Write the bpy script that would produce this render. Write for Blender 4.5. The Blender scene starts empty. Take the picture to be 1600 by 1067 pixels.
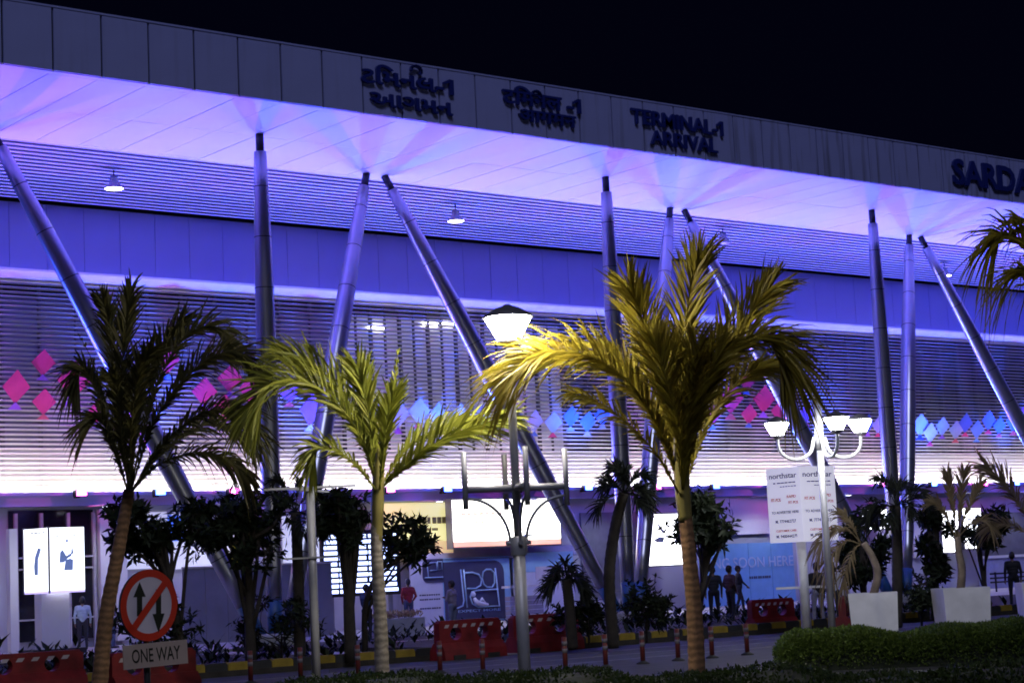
import bpy, bmesh, math, random
import numpy as np
from mathutils import Vector, Matrix
random.seed(7)
sc = bpy.context.scene
COL = sc.collection
PI = math.pi

# ------------------------------------------------------------------ camera
FPX, YAW, PITCH, ROLL = 2958.3, math.radians(51.487), math.radians(7.1525), math.radians(-2.759)
CAM = Vector((0, 0, 1.55))
_f = Vector((math.cos(YAW)*math.cos(PITCH), math.sin(YAW)*math.cos(PITCH), math.sin(PITCH)))
_r0 = Vector((math.sin(YAW), -math.cos(YAW), 0)); _u0 = _r0.cross(_f)
_r = _r0*math.cos(ROLL) + _u0*math.sin(ROLL); _u = -_r0*math.sin(ROLL) + _u0*math.cos(ROLL)
cd = bpy.data.cameras.new('camera'); cam = bpy.data.objects.new('camera', cd); COL.objects.link(cam)
cd.sensor_width = 36; cd.lens = FPX/1600*36; cd.clip_end = 2000; cd.clip_start = .1
m = Matrix((_r, _u, -_f)).transposed().to_4x4(); m.translation = CAM; cam.matrix_world = m
sc.camera = cam
# ------------------------------------------------------------------ world, weak sun added for ambient street lighting, exposure
w = bpy.data.worlds.new('World'); sc.world = w; w.use_nodes = True
bg = w.node_tree.nodes['Background']
bg.inputs[0].default_value = (.15, .17, .9, 1); bg.inputs[1].default_value = .0042
sl = bpy.data.lights.new('sun', 'SUN'); sl.energy = .62; sl.angle = math.radians(15); sl.color = (.64, .69, 1)
so = bpy.data.objects.new('sun', sl); COL.objects.link(so)
so.rotation_euler = Vector((.45, .75, -.85)).to_track_quat('-Z', 'Y').to_euler()
sc.view_settings.view_transform = 'Standard'; sc.view_settings.look = 'None'
sc.view_settings.exposure = 0; sc.view_settings.gamma = 1
sc.render.engine = 'CYCLES'
cy = sc.cycles
cy.use_denoising = True
try: cy.denoiser = 'OPENIMAGEDENOISE'
except Exception: pass
cy.sample_clamp_indirect = 4; cy.max_bounces = 6; cy.diffuse_bounces = 3; cy.glossy_bounces = 3
cy.transparent_max_bounces = 6; cy.caustics_reflective = False; cy.caustics_refractive = False
cy.use_light_tree = True; cy.filter_width = 1.8

# ------------------------------------------------------------------ helpers
def ray(x, y): return _f*FPX + _r*(x-800) + _u*(533.5-y)
def onY(x, y, Y): d = ray(x, y); return CAM + d*(Y/d.y)
def onZ(x, y, z=0): d = ray(x, y); return CAM + d*((z-CAM.z)/d.z)
def dep(x, y, D): return CAM + ray(x, y)*(D/FPX)
def depth_of(p): return (Vector(p)-CAM).dot(_f)

MATS = {}
def mat(name, col, rough=.6, metal=0., emit=None, es=0., var=.12, scale=3., bump=0., spec=.5):
    if name in MATS: return MATS[name]
    M = bpy.data.materials.new(name); M.use_nodes = True
    nt = M.node_tree; b = nt.nodes['Principled BSDF']
    b.inputs['Roughness'].default_value = rough; b.inputs['Metallic'].default_value = metal
    b.inputs['Specular IOR Level'].default_value = spec
    tc = nt.nodes.new('ShaderNodeTexCoord')
    n = nt.nodes.new('ShaderNodeTexNoise'); n.inputs['Scale'].default_value = scale; n.inputs['Detail'].default_value = 5
    nt.links.new(tc.outputs['Object'], n.inputs['Vector'])
    r = nt.nodes.new('ShaderNodeValToRGB')
    lo = tuple(max(0, c*(1-var)) for c in col[:3]) + (1,); hi = tuple(min(1, c*(1+var)) for c in col[:3]) + (1,)
    r.color_ramp.elements[0].position = .3; r.color_ramp.elements[1].position = .7
    r.color_ramp.elements[0].color = lo; r.color_ramp.elements[1].color = hi
    nt.links.new(n.outputs['Fac'], r.inputs['Fac']); nt.links.new(r.outputs['Color'], b.inputs['Base Color'])
    if bump:
        bp = nt.nodes.new('ShaderNodeBump'); bp.inputs['Strength'].default_value = bump; bp.inputs['Distance'].default_value = .02
        n2 = nt.nodes.new('ShaderNodeTexNoise'); n2.inputs['Scale'].default_value = scale*6; n2.inputs['Detail'].default_value = 6
        nt.links.new(tc.outputs['Object'], n2.inputs['Vector'])
        nt.links.new(n2.outputs['Fac'], bp.inputs['Height']); nt.links.new(bp.outputs['Normal'], b.inputs['Normal'])
    if emit:
        b.inputs['Emission Color'].default_value = tuple(emit)+(1,); b.inputs['Emission Strength'].default_value = es
    MATS[name] = M
    return M

def streak_mat(name, col, dirt, rough=.5):
    """painted sheet with rain streaks running down from its top edge"""
    M = mat(name, col, rough, var=.06, scale=.6)
    nt = M.node_tree; b = nt.nodes['Principled BSDF']
    src = b.inputs['Base Color'].links[0].from_socket
    g = nt.nodes.new('ShaderNodeNewGeometry'); mp = nt.nodes.new('ShaderNodeMapping')
    mp.inputs['Scale'].default_value = (2.6, 1, .16)
    nt.links.new(g.outputs['Position'], mp.inputs['Vector'])
    n = nt.nodes.new('ShaderNodeTexNoise'); n.inputs['Scale'].default_value = 1.6; n.inputs['Detail'].default_value = 4
    nt.links.new(mp.outputs['Vector'], n.inputs['Vector'])
    r = nt.nodes.new('ShaderNodeValToRGB'); r.color_ramp.elements[0].position = .52; r.color_ramp.elements[1].position = .72
    nt.links.new(n.outputs['Fac'], r.inputs['Fac'])
    # streaks gather where the roof drains, further along the canopy
    sx = nt.nodes.new('ShaderNodeSeparateXYZ'); nt.links.new(g.outputs['Position'], sx.inputs[0])
    mr = nt.nodes.new('ShaderNodeMapRange'); mr.inputs[1].default_value = 34; mr.inputs[2].default_value = 48
    mr.inputs[3].default_value = .12; mr.inputs[4].default_value = .75
    nt.links.new(sx.outputs['X'], mr.inputs[0])
    mu = nt.nodes.new('ShaderNodeMath'); mu.operation = 'MULTIPLY'
    nt.links.new(r.outputs['Color'], mu.inputs[0]); nt.links.new(mr.outputs[0], mu.inputs[1])
    mx = nt.nodes.new('ShaderNodeMixRGB'); mx.inputs[2].default_value = dirt+(1,)
    nt.links.new(mu.outputs[0], mx.inputs[0]); nt.links.new(src, mx.inputs[1]); nt.links.new(mx.outputs[0], b.inputs['Base Color'])
    return M

OFF = {}
def thing(name, loc, label, cat, group=None):
    o = bpy.data.objects.new(name, None); COL.objects.link(o); o.location = loc
    o.empty_display_size = .2
    o['label'] = label; o['category'] = cat
    if group: o['group'] = group
    OFF[o] = Vector(loc); return o
def tag(o, label, cat, group=None):
    o['label'] = label; o['category'] = cat
    if group: o['group'] = group
    return o
def link(name, me, parent=None, loc=None, mats=None):
    o = bpy.data.objects.new(name, me); COL.objects.link(o)
    if loc is not None: o.location = loc
    if parent: o.parent = parent; OFF[o] = OFF.get(parent, Vector())
    return o
def structure(o): o['kind'] = 'structure'; return o

class MB:
    def __init__(s): s.v = []; s.f = []; s.mi = []; s.cur = 0; s.sm = []; s.smooth = False
    def add(s, vs, fs):
        b = len(s.v); s.v += [tuple(v) for v in vs]
        for f in fs: s.f.append(tuple(b+i for i in f)); s.mi.append(s.cur); s.sm.append(s.smooth)
        return s
    def box(s, a, b):
        x0, y0, z0 = a; x1, y1, z1 = b
        return s.add([(x0,y0,z0),(x1,y0,z0),(x1,y1,z0),(x0,y1,z0),(x0,y0,z1),(x1,y0,z1),(x1,y1,z1),(x0,y1,z1)],
                     [(0,3,2,1),(4,5,6,7),(0,1,5,4),(1,2,6,5),(2,3,7,6),(3,0,4,7)])
    def obox(s, c, ax, ay, az):
        """box given centre and three half-axis vectors"""
        c = Vector(c); vs = []
        for k in (-1, 1):
            for i, j in ((-1,-1),(1,-1),(1,1),(-1,1)): vs.append(c+ax*i+ay*j+az*k)
        return s.add(vs, [(0,3,2,1),(4,5,6,7),(0,1,5,4),(1,2,6,5),(2,3,7,6),(3,0,4,7)])
    def tube(s, pts, rad, n=10, caps=True, smooth=True):
        pts = [Vector(p) for p in pts]
        if not hasattr(rad, '__len__'): rad = [rad]*len(pts)
        vs = []; up = None
        for i, p in enumerate(pts):
            t = (pts[min(i+1, len(pts)-1)] - pts[max(i-1, 0)]).normalized()
            if up is None:
                up = Vector((0,0,1)) if abs(t.z) < .9 else Vector((1,0,0))
            a = (up - t*up.dot(t)).normalized(); up = a; b = t.cross(a)
            for k in range(n):
                g = 2*PI*k/n; vs.append(p + (a*math.cos(g)+b*math.sin(g))*rad[i])
        fs = []
        for i in range(len(pts)-1):
            for k in range(n):
                fs.append((i*n+k, i*n+(k+1)%n, (i+1)*n+(k+1)%n, (i+1)*n+k))
        old = s.smooth; s.smooth = smooth; s.add(vs, fs)
        if caps:
            s.smooth = False
            b = len(s.v)-len(vs)
            s.f.append(tuple(b+k for k in reversed(range(n)))); s.mi.append(s.cur); s.sm.append(False)
            s.f.append(tuple(b+(len(pts)-1)*n+k for k in range(n))); s.mi.append(s.cur); s.sm.append(False)
        s.smooth = old; return s
    def lathe(s, prof, c, n=20, smooth=True):
        """prof: list of (radius, z) about a vertical axis at c"""
        c = Vector(c); vs = []
        for r, z in prof:
            for k in range(n):
                g = 2*PI*k/n; vs.append(c+Vector((r*math.cos(g), r*math.sin(g), z)))
        fs = [(i*n+k, i*n+(k+1)%n, (i+1)*n+(k+1)%n, (i+1)*n+k) for i in range(len(prof)-1) for k in range(n)]
        old = s.smooth; s.smooth = smooth; s.add(vs, fs); s.smooth = old; return s
    def prism(s, poly, o, ax, ay, az):
        """poly (u,v) at origin o with axes ax, ay; thickness vector az"""
        o = Vector(o); n = len(poly)
        vs = [o+ax*u+ay*v for u, v in poly] + [o+ax*u+ay*v+az for u, v in poly]
        return s.add(vs, [tuple(reversed(range(n))), tuple(range(n, 2*n))] + [(k, (k+1)%n, n+(k+1)%n, n+k) for k in range(n)])
    def mesh(s, name, mats, off=Vector()):
        me = bpy.data.meshes.new(name)
        me.from_pydata([(x-off[0], y-off[1], z-off[2]) for x, y, z in s.v], [], s.f)
        for M in (mats if isinstance(mats, (list, tuple)) else [mats]): me.materials.append(M)
        me.polygons.foreach_set('material_index', s.mi); me.polygons.foreach_set('use_smooth', s.sm)
        me.update(); return me
    def build(s, name, mats, parent=None, at=None):
        off = OFF.get(parent, Vector()) if parent else (Vector(at) if at is not None else Vector())
        o = link(name, s.mesh(name, mats, off), parent)
        if parent is None and at is not None: o.location = at
        if parent is None: OFF[o] = Vector(at) if at is not None else Vector()
        return o
X, Y, Z = Vector((1,0,0)), Vector((0,1,0)), Vector((0,0,1))

def rnd(): 
    while 1:
        v = Vector((random.uniform(-1,1), random.uniform(-1,1), random.uniform(-1,1)))
        if .05 < v.length < 1: return v
_tcache = {}
def glyph(ch, extrude=.06, offset=.008, res=3):
    k = (ch, extrude, offset)
    if k in _tcache: return _tcache[k]
    c = bpy.data.curves.new('glyph', 'FONT'); c.body = ch; c.extrude = extrude; c.offset = offset; c.resolution_u = res
    o = bpy.data.objects.new('glyph', c); me = o.to_mesh()
    vs = [tuple(v.co) for v in me.vertices]; fs = [tuple(p.vertices) for p in me.polygons]
    o.to_mesh_clear(); bpy.data.objects.remove(o); bpy.data.curves.remove(c)
    _tcache[k] = (vs, fs); return vs, fs
def line_layout(s, offset=.008):
    """(char, x offset) of each glyph in a line, and the line's width (size 1)"""
    out = []
    for i, ch in enumerate(s):
        if ch == ' ': continue
        full = max(v[0] for v in glyph(s[:i+1], 0, offset)[0]); one = max(v[0] for v in glyph(ch, 0, offset)[0])
        out.append((ch, full-one))
    return out, max(v[0] for v in glyph(s, 0, offset)[0])
def put_text(s, o, ax, ay, an, width, height, M, parent=None, name='letter', depth=.06, joined=False, offset=.008, one=None):
    """writes s from o along ax, up ay, proud along an; width in m, height = cap height in m"""
    lay, W = line_layout(s, offset); sx = width/W; sy = height/.7
    all_ = MB()
    for i, (ch, dx) in enumerate(lay):
        vs, fs = glyph(ch, .5, offset)
        dz = depth*(1+.04*(i % 3))
        if ch == '1':     # a one with its flag
            x1 = max(v[0] for v in vs)
            vs = list(vs); fs = list(fs); b = len(vs)
            for z in (-.5, .5): vs += [(x1-.13,.72,z),(x1-.34,.56,z),(x1-.34,.44,z),(x1-.13,.56,z)]
            fs += [(b,b+1,b+2,b+3),(b+7,b+6,b+5,b+4)] + [(b+k,b+4+k,b+4+(k+1)%4,b+(k+1)%4) for k in range(4)]
        pts = [Vector(o)+ax*((x+dx)*sx)+ay*(y*sy)+an*((z+.5)*dz) for x, y, z in vs]
        q = all_ if joined else MB()
        q.add(pts, fs)
        if not joined: q.build(name, M, parent)
    if joined: return all_.build(name, M, parent)

# ------------------------------------------------------------------ materials
ASPH = mat('asphalt', (.05,.05,.053), .75, var=.3, scale=2.5, bump=.25)
PAVE = mat('paving', (.3,.29,.28), .6, var=.2, scale=1.2, bump=.1)
SOIL = mat('soil', (.03,.025,.02), .9, var=.4, scale=4, bump=.4)
WHITE = mat('white_panel', (.78,.77,.78), .45, var=.04, scale=.8)
SOFF = mat('soffit_panel_paint', (.82,.81,.82), .5, var=.03, scale=.7)
DARK = mat('dark_void', (.02,.02,.025), .8)
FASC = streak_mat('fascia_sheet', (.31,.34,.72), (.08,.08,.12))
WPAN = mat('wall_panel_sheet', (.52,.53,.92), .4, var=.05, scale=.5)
LEDG = mat('ledge_paint', (.92,.91,.92), .5, var=.04)
SLAT = mat('slat_aluminium', (.75,.75,.77), .4, var=.05)
CSLAT = mat('ceiling_slat_paint', (.5,.5,.56), .5, var=.05)
CLAD = mat('column_cladding', (.42,.42,.47), .32, .85, var=.06, scale=1.5)
CAPM = mat('column_cap_dark', (.03,.03,.035), .5, .3)
JOINT = mat('joint_dark', (.02,.02,.022), .6)
BLUEP = mat('blue_paint', (.02,.08,.22), .5, var=.2)
CONC = mat('concrete', (.3,.3,.29), .8, var=.2, scale=3, bump=.2)
NAVY = mat('navy_letter', (.015,.025,.2), .35, var=.05)
GLASSD = mat('dark_glass', (.012,.012,.018), .12, var=.1, spec=.6)
GREYP = mat('frosted_panel', (.5,.49,.52), .45, emit=(.62,.6,.75), es=.2, var=.1, scale=.6)
LILAC = mat('lilac_panel', (.22,.21,.28), .4, var=.1, scale=.5)
SPAN = mat('spandrel_white', (.6,.59,.57), .5, var=.08, scale=.9)
MULL = mat('mullion_dark', (.03,.03,.035), .4, .4)
STEEL = mat('galvanised_post', (.52,.51,.53), .45, .25, var=.12, scale=4)
LAMPG = mat('lamp_glass_lit', (.9,.9,.85), .3, emit=(1,.95,.84), es=300)
LAMPS = mat('small_lamp_glass_lit', (.9,.9,.88), .3, emit=(.95,.97,1), es=75)
LCAP = mat('lamp_cap_grey', (.2,.19,.21), .5, .4)
LWHITE = mat('lamp_arm_white', (.8,.8,.8), .4)
STRIP = mat('strip_light', (.9,.9,.9), .4, emit=(1,.88,.72), es=15)
BAYL = mat('high_bay_lens', (.9,.9,.9), .4, emit=(1,.98,.95), es=18)
TRUNK = mat('palm_trunk', (.3,.165,.07), .85, var=.3, scale=5, bump=.5)
SHAFT = mat('palm_crownshaft', (.27,.22,.06), .55, var=.25, scale=3)
BARK = mat('bark', (.035,.028,.022), .9, var=.35, scale=6, bump=.5)
RED = mat('barrier_red_plastic', (.17,.008,.011), .55, var=.4, scale=3, bump=.15)
YEL = mat('kerb_yellow', (.26,.18,.015), .7, var=.3, scale=4, bump=.2)
BLK = mat('kerb_black', (.02,.02,.02), .7, var=.3, scale=4, bump=.2)
PWHITE = mat('planter_white', (.7,.69,.73), .5, var=.14, scale=2.2, bump=.1)
PAINT = mat('road_paint', (.2,.2,.2), .7, var=.3, scale=6)

def ring_mat(name, col):
    M = mat(name, col, .85, var=.3, scale=5, bump=.5); nt = M.node_tree; b = nt.nodes['Principled BSDF']
    src = b.inputs['Base Color'].links[0].from_socket
    tc = nt.nodes.new('ShaderNodeTexCoord'); wv = nt.nodes.new('ShaderNodeTexWave'); wv.bands_direction = 'Z'
    wv.inputs['Scale'].default_value = 3.4; wv.inputs['Distortion'].default_value = 5; wv.inputs['Detail'].default_value = 3; wv.inputs['Detail Scale'].default_value = 2
    nt.links.new(tc.outputs['Object'], wv.inputs['Vector'])
    mr = nt.nodes.new('ShaderNodeMapRange'); mr.inputs[3].default_value = .62; mr.inputs[4].default_value = 1.1
    nt.links.new(wv.outputs['Fac'], mr.inputs[0])
    mx = nt.nodes.new('ShaderNodeMixRGB'); mx.blend_type = 'MULTIPLY'; mx.inputs[0].default_value = 1
    nt.links.new(src, mx.inputs[1]); nt.links.new(mr.outputs[0], mx.inputs[2]); nt.links.new(mx.outputs[0], b.inputs['Base Color'])
    return M
TRUNK = ring_mat('palm_trunk_ringed', (.32,.17,.075)); PTRUNK = ring_mat('pale_trunk_ringed', (.42,.35,.26))
def leaf_mat(name, c1, c2, rough=.5, trans=.3):
    if name in MATS: return MATS[name]
    M = bpy.data.materials.new(name); M.use_nodes = True; nt = M.node_tree; b = nt.nodes['Principled BSDF']
    g = nt.nodes.new('ShaderNodeNewGeometry'); r = nt.nodes.new('ShaderNodeValToRGB')
    r.color_ramp.elements[0].color = c1+(1,); r.color_ramp.elements[1].color = c2+(1,)
    nt.links.new(g.outputs['Random Per Island'], r.inputs['Fac']); nt.links.new(r.outputs['Color'], b.inputs['Base Color'])
    b.inputs['Roughness'].default_value = rough; b.inputs['Specular IOR Level'].default_value = .2
    tr = nt.nodes.new('ShaderNodeBsdfTranslucent'); nt.links.new(r.outputs['Color'], tr.inputs['Color'])
    mx = nt.nodes.new('ShaderNodeMixShader'); mx.inputs[0].default_value = trans
    out = nt.nodes['Material Output']
    nt.links.new(b.outputs[0], mx.inputs[1]); nt.links.new(tr.outputs[0], mx.inputs[2]); nt.links.new(mx.outputs[0], out.inputs[0])
    MATS[name] = M; return M
PALM = leaf_mat('palm_leaflet', (.17,.12,.012), (.36,.29,.03)); PALMG = leaf_mat('palm_leaflet_green', (.12,.13,.012), (.29,.29,.035))
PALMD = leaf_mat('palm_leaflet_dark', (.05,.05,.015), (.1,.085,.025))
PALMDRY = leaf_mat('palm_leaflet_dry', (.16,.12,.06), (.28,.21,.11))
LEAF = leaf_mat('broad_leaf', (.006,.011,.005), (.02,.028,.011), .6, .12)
HEDGE = leaf_mat('hedge_leaf', (.06,.1,.015), (.13,.19,.035), .5, .25)
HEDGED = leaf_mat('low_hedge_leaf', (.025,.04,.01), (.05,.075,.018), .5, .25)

# ------------------------------------------------------------------ ground
YF, YS, YW, HZ = 41.2, 47.95, 55.6, 14.15      # fascia, soffit inner edge, wall, ceiling height
BAY = 12.75; X0, X1 = 14.05-BAY, 103.3
PX = BAY/10                                      # cladding module
structure(MB().box((-300,-300,-.3), (600,600,0)).build('ground', ASPH))
structure(MB().box((-40,44.6,.002), (140,55.5,.09)).build('forecourt_pavement', PAVE))
structure(MB().box((23.0,31.6,.001), (25.4,44.6,.02)).build('crossing_path', PAVE))
for a, b in ((-30, 22.9), (25.5, 90)):
    structure(MB().box((a,31.75,.001), (b,44.55,.11)).build('planting_bed', SOIL))
road = structure(MB().box((-60,22.0,.0005), (120,31.5,.004)).build('road', ASPH))
for y in (26.4, 28.0, 29.6):
    structure(MB().box((6,y,.0045), (90,y+.1,.008)).build('road_marking', PAINT))
# kerb: black and yellow stones
kerb_root = thing('kerb', (22,31.6,0), 'black and yellow painted kerb along the far side of the road', 'kerb')
ks_mesh = None
for a, b in ((8, 22.9), (25.5, 44)):
    n = int((b-a)/.48)
    for i in range(n):
        xx = a+i*.48
        me = MB().prism([(0,0),(.465,0),(.465,.22),(.43,.26),(.035,.26),(0,.22)], (0,0,0), X, Z, Y*.16)
        if i < 2 and ks_mesh is None: ks_mesh = [me.mesh('kerb_stone', BLK), me.mesh('kerb_stone', YEL)]
        link('kerb_stone', ks_mesh[i % 2], kerb_root, (xx-22, 0.16, 0.001)).rotation_euler = (0,0,random.uniform(-.01,.01))

# ------------------------------------------------------------------ canopy roof: fascia, soffit, slatted ceiling
can = thing('canopy_roof', (40,YF,HZ), 'long white canopy roof with grey panelled fascia and violet lit soffit', 'canopy')
MB().box((X0,YF+.1,HZ+.2), (X1,YW+4,HZ+1.5)).build('roof_core', DARK, can)
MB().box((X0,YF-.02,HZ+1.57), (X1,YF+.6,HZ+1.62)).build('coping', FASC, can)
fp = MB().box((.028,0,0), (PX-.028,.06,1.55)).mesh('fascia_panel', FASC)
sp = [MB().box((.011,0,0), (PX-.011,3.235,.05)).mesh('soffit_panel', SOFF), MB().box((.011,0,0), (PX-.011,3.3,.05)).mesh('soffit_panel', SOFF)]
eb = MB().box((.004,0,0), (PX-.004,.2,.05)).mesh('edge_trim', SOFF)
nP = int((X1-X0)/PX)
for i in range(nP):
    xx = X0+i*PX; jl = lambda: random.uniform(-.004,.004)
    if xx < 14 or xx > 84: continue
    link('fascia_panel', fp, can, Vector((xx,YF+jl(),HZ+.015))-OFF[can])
    link('edge_trim', eb, can, Vector((xx,YF+.07,HZ))-OFF[can])
    link('soffit_panel', sp[0], can, Vector((xx,YF+.285,HZ+.002+jl()))-OFF[can])
    link('soffit_panel', sp[1], can, Vector((xx,YF+3.54,HZ+.002+jl()))-OFF[can])
MB().box((X0,YF+.08,HZ+.1), (X1,YS-.08,HZ+.14)).build('soffit_backing', DARK, can)
MB().box((X0,YS-.1,HZ-.0), (X1,YS-.03,HZ+.18)).build('soffit_edge', SOFF, can)
cs = MB().box((14,0,0), (100,.18,.17)).mesh('ceiling_slat', CSLAT)
NS = 17; pitch = (YW-YS-.25)/NS
for i in range(NS):
    link('ceiling_slat', cs, can, Vector((0,YS+.12+i*pitch,HZ+.02))-OFF[can])

# ------------------------------------------------------------------ terminal building
bld = thing('terminal_building', (45,YW,0), 'airport terminal wall with blue panel band, white ledge and horizontal louvres', 'building')
MB().box((X0,YW+1.6,0), (X1,YW+9,HZ+.6)).build('back_wall', DARK, bld)
wp = MB().box((.008,0,0), (PX-.008,.08,2.14)).mesh('wall_panel', WPAN)
gl = MB().box((.06,0,0), (PX-.06,.06,2.6)).mesh('glass_panel', LILAC)
for i in range(nP):
    xx = X0+i*PX
    if xx < 20 or xx > 98: continue
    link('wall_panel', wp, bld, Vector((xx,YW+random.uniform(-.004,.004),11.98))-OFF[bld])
MB().box((X0,YW+.12,11.9), (X1,YW+1.5,HZ+.3)).build('panel_backing', JOINT, bld)
MB().prism([(YW+.1,11.56),(YW-.02,11.58),(YW-.4,11.86),(YW-.42,11.93),(YW+.1,11.97)], (20,0,0), Y, Z, X*80).build('ledge', LEDG, bld)
# louvres
nl = 44; z0, z1 = 5.0, 11.55; SLL = BAY*1.7
sl_me = MB().prism([(-.03,.058),(-.02,.066),(.065,.012),(.055,.0)], (.004,0,0), Y, Z, X*(SLL-.008)).mesh('slat', SLAT)
for i in range(nl):
    for k in range(4):
        o = link('slat', sl_me, bld, Vector((17.5+k*SLL,YW-.1+random.uniform(-.004,.004),z0+(i+.5)*(z1-z0)/nl+random.uniform(-.005,.005)))-OFF[bld])
        o.rotation_euler = (random.uniform(-.07,.07), random.uniform(-.0003,.0003), 0)
# glazing behind the louvres, bay by bay
bm_ = {'l': [MB().box((.05,0,0), (PX-.05,.05,h)).mesh('glass_panel', LILAC) for h in (1.9,2.9)],
       'g': [MB().box((.05,0,0), (PX-.05,.05,h)).mesh('glass_panel', GREYP) for h in (1.9,2.9)],
       'd': [MB().box((.05,0,0), (PX-.05,.05,h)).mesh('glass_panel', GLASSD) for h in (1.9,2.9)]}
spn = MB().box((.01,0,0), (PX-.01,.05,1.25)).mesh('spandrel_panel', SPAN)
mu_li = MB().box((-.035,0,1.35), (.035,.14,6.6)).mesh('mullion', mat('mullion_lilac', (.14,.13,.17), .4))
mu_me = MB().box((-.05,0,1.35), (.05,.14,6.6)).mesh('mullion', MULL)
mu_th = MB().box((-.025,0,1.35), (.025,.1,6.6)).mesh('mullion', MULL)
for i in range(nP):
    xx = X0+i*PX
    if xx < 20 or xx > 98: continue
    k = 'l' if xx < 36 else ('g' if xx < 46 else 'd')
    for h, zz in ((0, 6.4), (1, 8.36)):
        link('glass_panel', bm_[k][h], bld, Vector((xx,YW+.75,zz))-OFF[bld])
    link('spandrel_panel', spn, bld, Vector((xx,YW+.74,5.08))-OFF[bld])
    link('mullion', mu_li if k == 'l' else mu_me, bld, Vector((xx,YW+.62,5.0))-OFF[bld])
    if k == 'g': link('mullion', mu_th, bld, Vector((xx+PX*.5,YW+.64,5.0))-OFF[bld])
MB().box((X0,YW+.85,4.9), (X1,YW+1.5,11.7)).build('glazing_backing', DARK, bld)
MB().box((20,YW+.6,8.3), (98,YW+.7,8.36)).build('transom', MULL, bld)
MB().box((20,YW-.12,4.86), (98,YW+.9,4.97)).box((20,YW-.12,4.97), (98,YW-.02,5.06)).build('louvre_sill', WHITE, bld)
MB().box((20,YW-.25,4.5), (98,YW+.1,4.85)).box((20,YW-.25,4.8501), (98,YW-.225,4.9)).build('band_beam', WPAN, bld)
# cove strip lights behind the louvre foot
st = MB().box((.1,0,0), (3.0,.1,.07)).mesh('strip_light', STRIP)
for i in range(26):
    link('strip_light', st, bld, Vector((16+i*3.1875,YW+.3,5.0))-OFF[bld])
# glowing strip added in front of the louvres to brighten the slats
gz = MB().box((.05,0,0), (3.1,.03,.03)).mesh('added_graze_strip', mat('added_graze_strip_lit', (.9,.9,.9), .4, emit=(1,.94,.93), es=85))
for i in range(26):
    link('added_graze_strip', gz, bld, Vector((16+i*3.1875,YW-.42,4.875))-OFF[bld])
MB().box((20,YW-.48,4.82), (98,YW-.2501,4.85)).box((20,YW-.48,4.8501), (98,YW-.46,4.925)).build('added_strip_shield', WPAN, bld)  # added tray, screens the glowing strip from the camera
# downlights on short arms under the beam
for i in range(13):
    xx = 22.3+i*4.25; dl_ = MB().lathe([(.0,.06),(.13,.05),(.14,-.02),(.12,-.02)], (xx,YW-1.7,4.4), 16).tube([(xx,YW-1.7,4.43),(xx,YW-.2,4.47)], .03, 6).build('downlight', STEEL, bld)
    MB().lathe([(.0,-.012),(.118,-.012),(.118,-.022),(.0,-.022)], (xx,YW-1.7,4.4), 16).build('downlight_lens', mat('downlight_lens_lit', (.9,.9,.9), .3, emit=(.85,.9,1), es=10), dl_)
    L = bpy.data.lights.new('downlight_beam', 'SPOT'); L.energy = 190; L.color = (.78,.84,1); L.spot_size = math.radians(150); L.spot_blend = .6; L.shadow_soft_size = .12
    lo = bpy.data.objects.new('downlight_beam', L); COL.objects.link(lo); lo.parent = bld; lo.location = Vector((xx,YW-1.7,4.36))-OFF[bld]
# upper hall lamps seen through the grey glazing
for px, py in ((587,512), (672,507), (700,505)):
    p = onY(px, py, YW+.7); MB().box((p.x-.33,p.y-.03,p.z-.06), (p.x+.33,p.y,p.z+.06)).build('hall_light', BAYL, bld)

# ground floor
def wrect(px0, py0, px1, py1, yy):
    a = onY(px0, py0, yy); b = onY(px1, py1, yy); c = onY(px0, py1, yy); d = onY(px1, py0, yy)
    return a.x, b.x, (b.z+c.z)/2, (a.z+d.z)/2
GW = mat('ground_floor_wall', (.5,.5,.56), .6, var=.08, scale=.5)
MB().box((16,YW+.05,.02), (100,YW+1.5,4.49)).build('ground_floor_wall', GW, bld)
def wallbox(name, rect, M, yy=YW, th=.06, parent=bld):
    x0, x1, za, zb = wrect(*rect, yy)
    return MB().box((x0,yy-th,max(za,.1)), (x1,yy,zb)).build(name, M, parent)
# left entrance glazing with mullions
wallbox('glazed_front', (12,797,148,1000), GLASSD)
for px in (24, 64, 106, 146):
    p = onY(px, 850, YW-.07); MB().box((p.x-.05,YW-.16,.1), (p.x+.05,YW-.062,4.3)).build('glazing_bar', STEEL, bld)
for z in (1.0, 2.55, 2.9):
    a = onY(12, 850, YW); b = onY(148, 850, YW); MB().box((a.x,YW-.12,z), (b.x,YW-.061,z+.05)).build('glazing_bar', STEEL, bld)
for r in ((150,795,172,1000),(174,795,196,1000)): wallbox('pilaster_panel', r, WHITE, th=.25)
wallbox('roller_shutter', (905,800,1000,925), mat('shutter_grey', (.2,.2,.24), .5, .3), th=.08)
wallbox('white_cladding', (1105,776,1200,835), WHITE, th=.12)
wallbox('white_cladding', (1420,780,1460,870), WHITE, th=.12)
wallbox('grey_cladding', (1530,800,1640,866), mat('grey_clad', (.16,.16,.2), .5), th=.1)
SHOPW = mat('shop_window_lit', (.6,.6,.65), .3, emit=(.72,.76,1), es=.55, var=.2)
wallbox('shop_window', (196,800,262,888), SHOPW, th=.05); wallbox('shop_window', (268,800,330,888), SHOPW, th=.05)
wallbox('shop_window', (336,806,380,880), SHOPW, th=.05); wallbox('shop_window', (440,806,500,880), SHOPW, th=.05)
wallbox('shop_sign_disc_panel', (360,846,384,880), mat('yellow_sign_lit', (.7,.65,.1), .4, emit=(.85,.8,.12), es=.7), th=.12)
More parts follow.
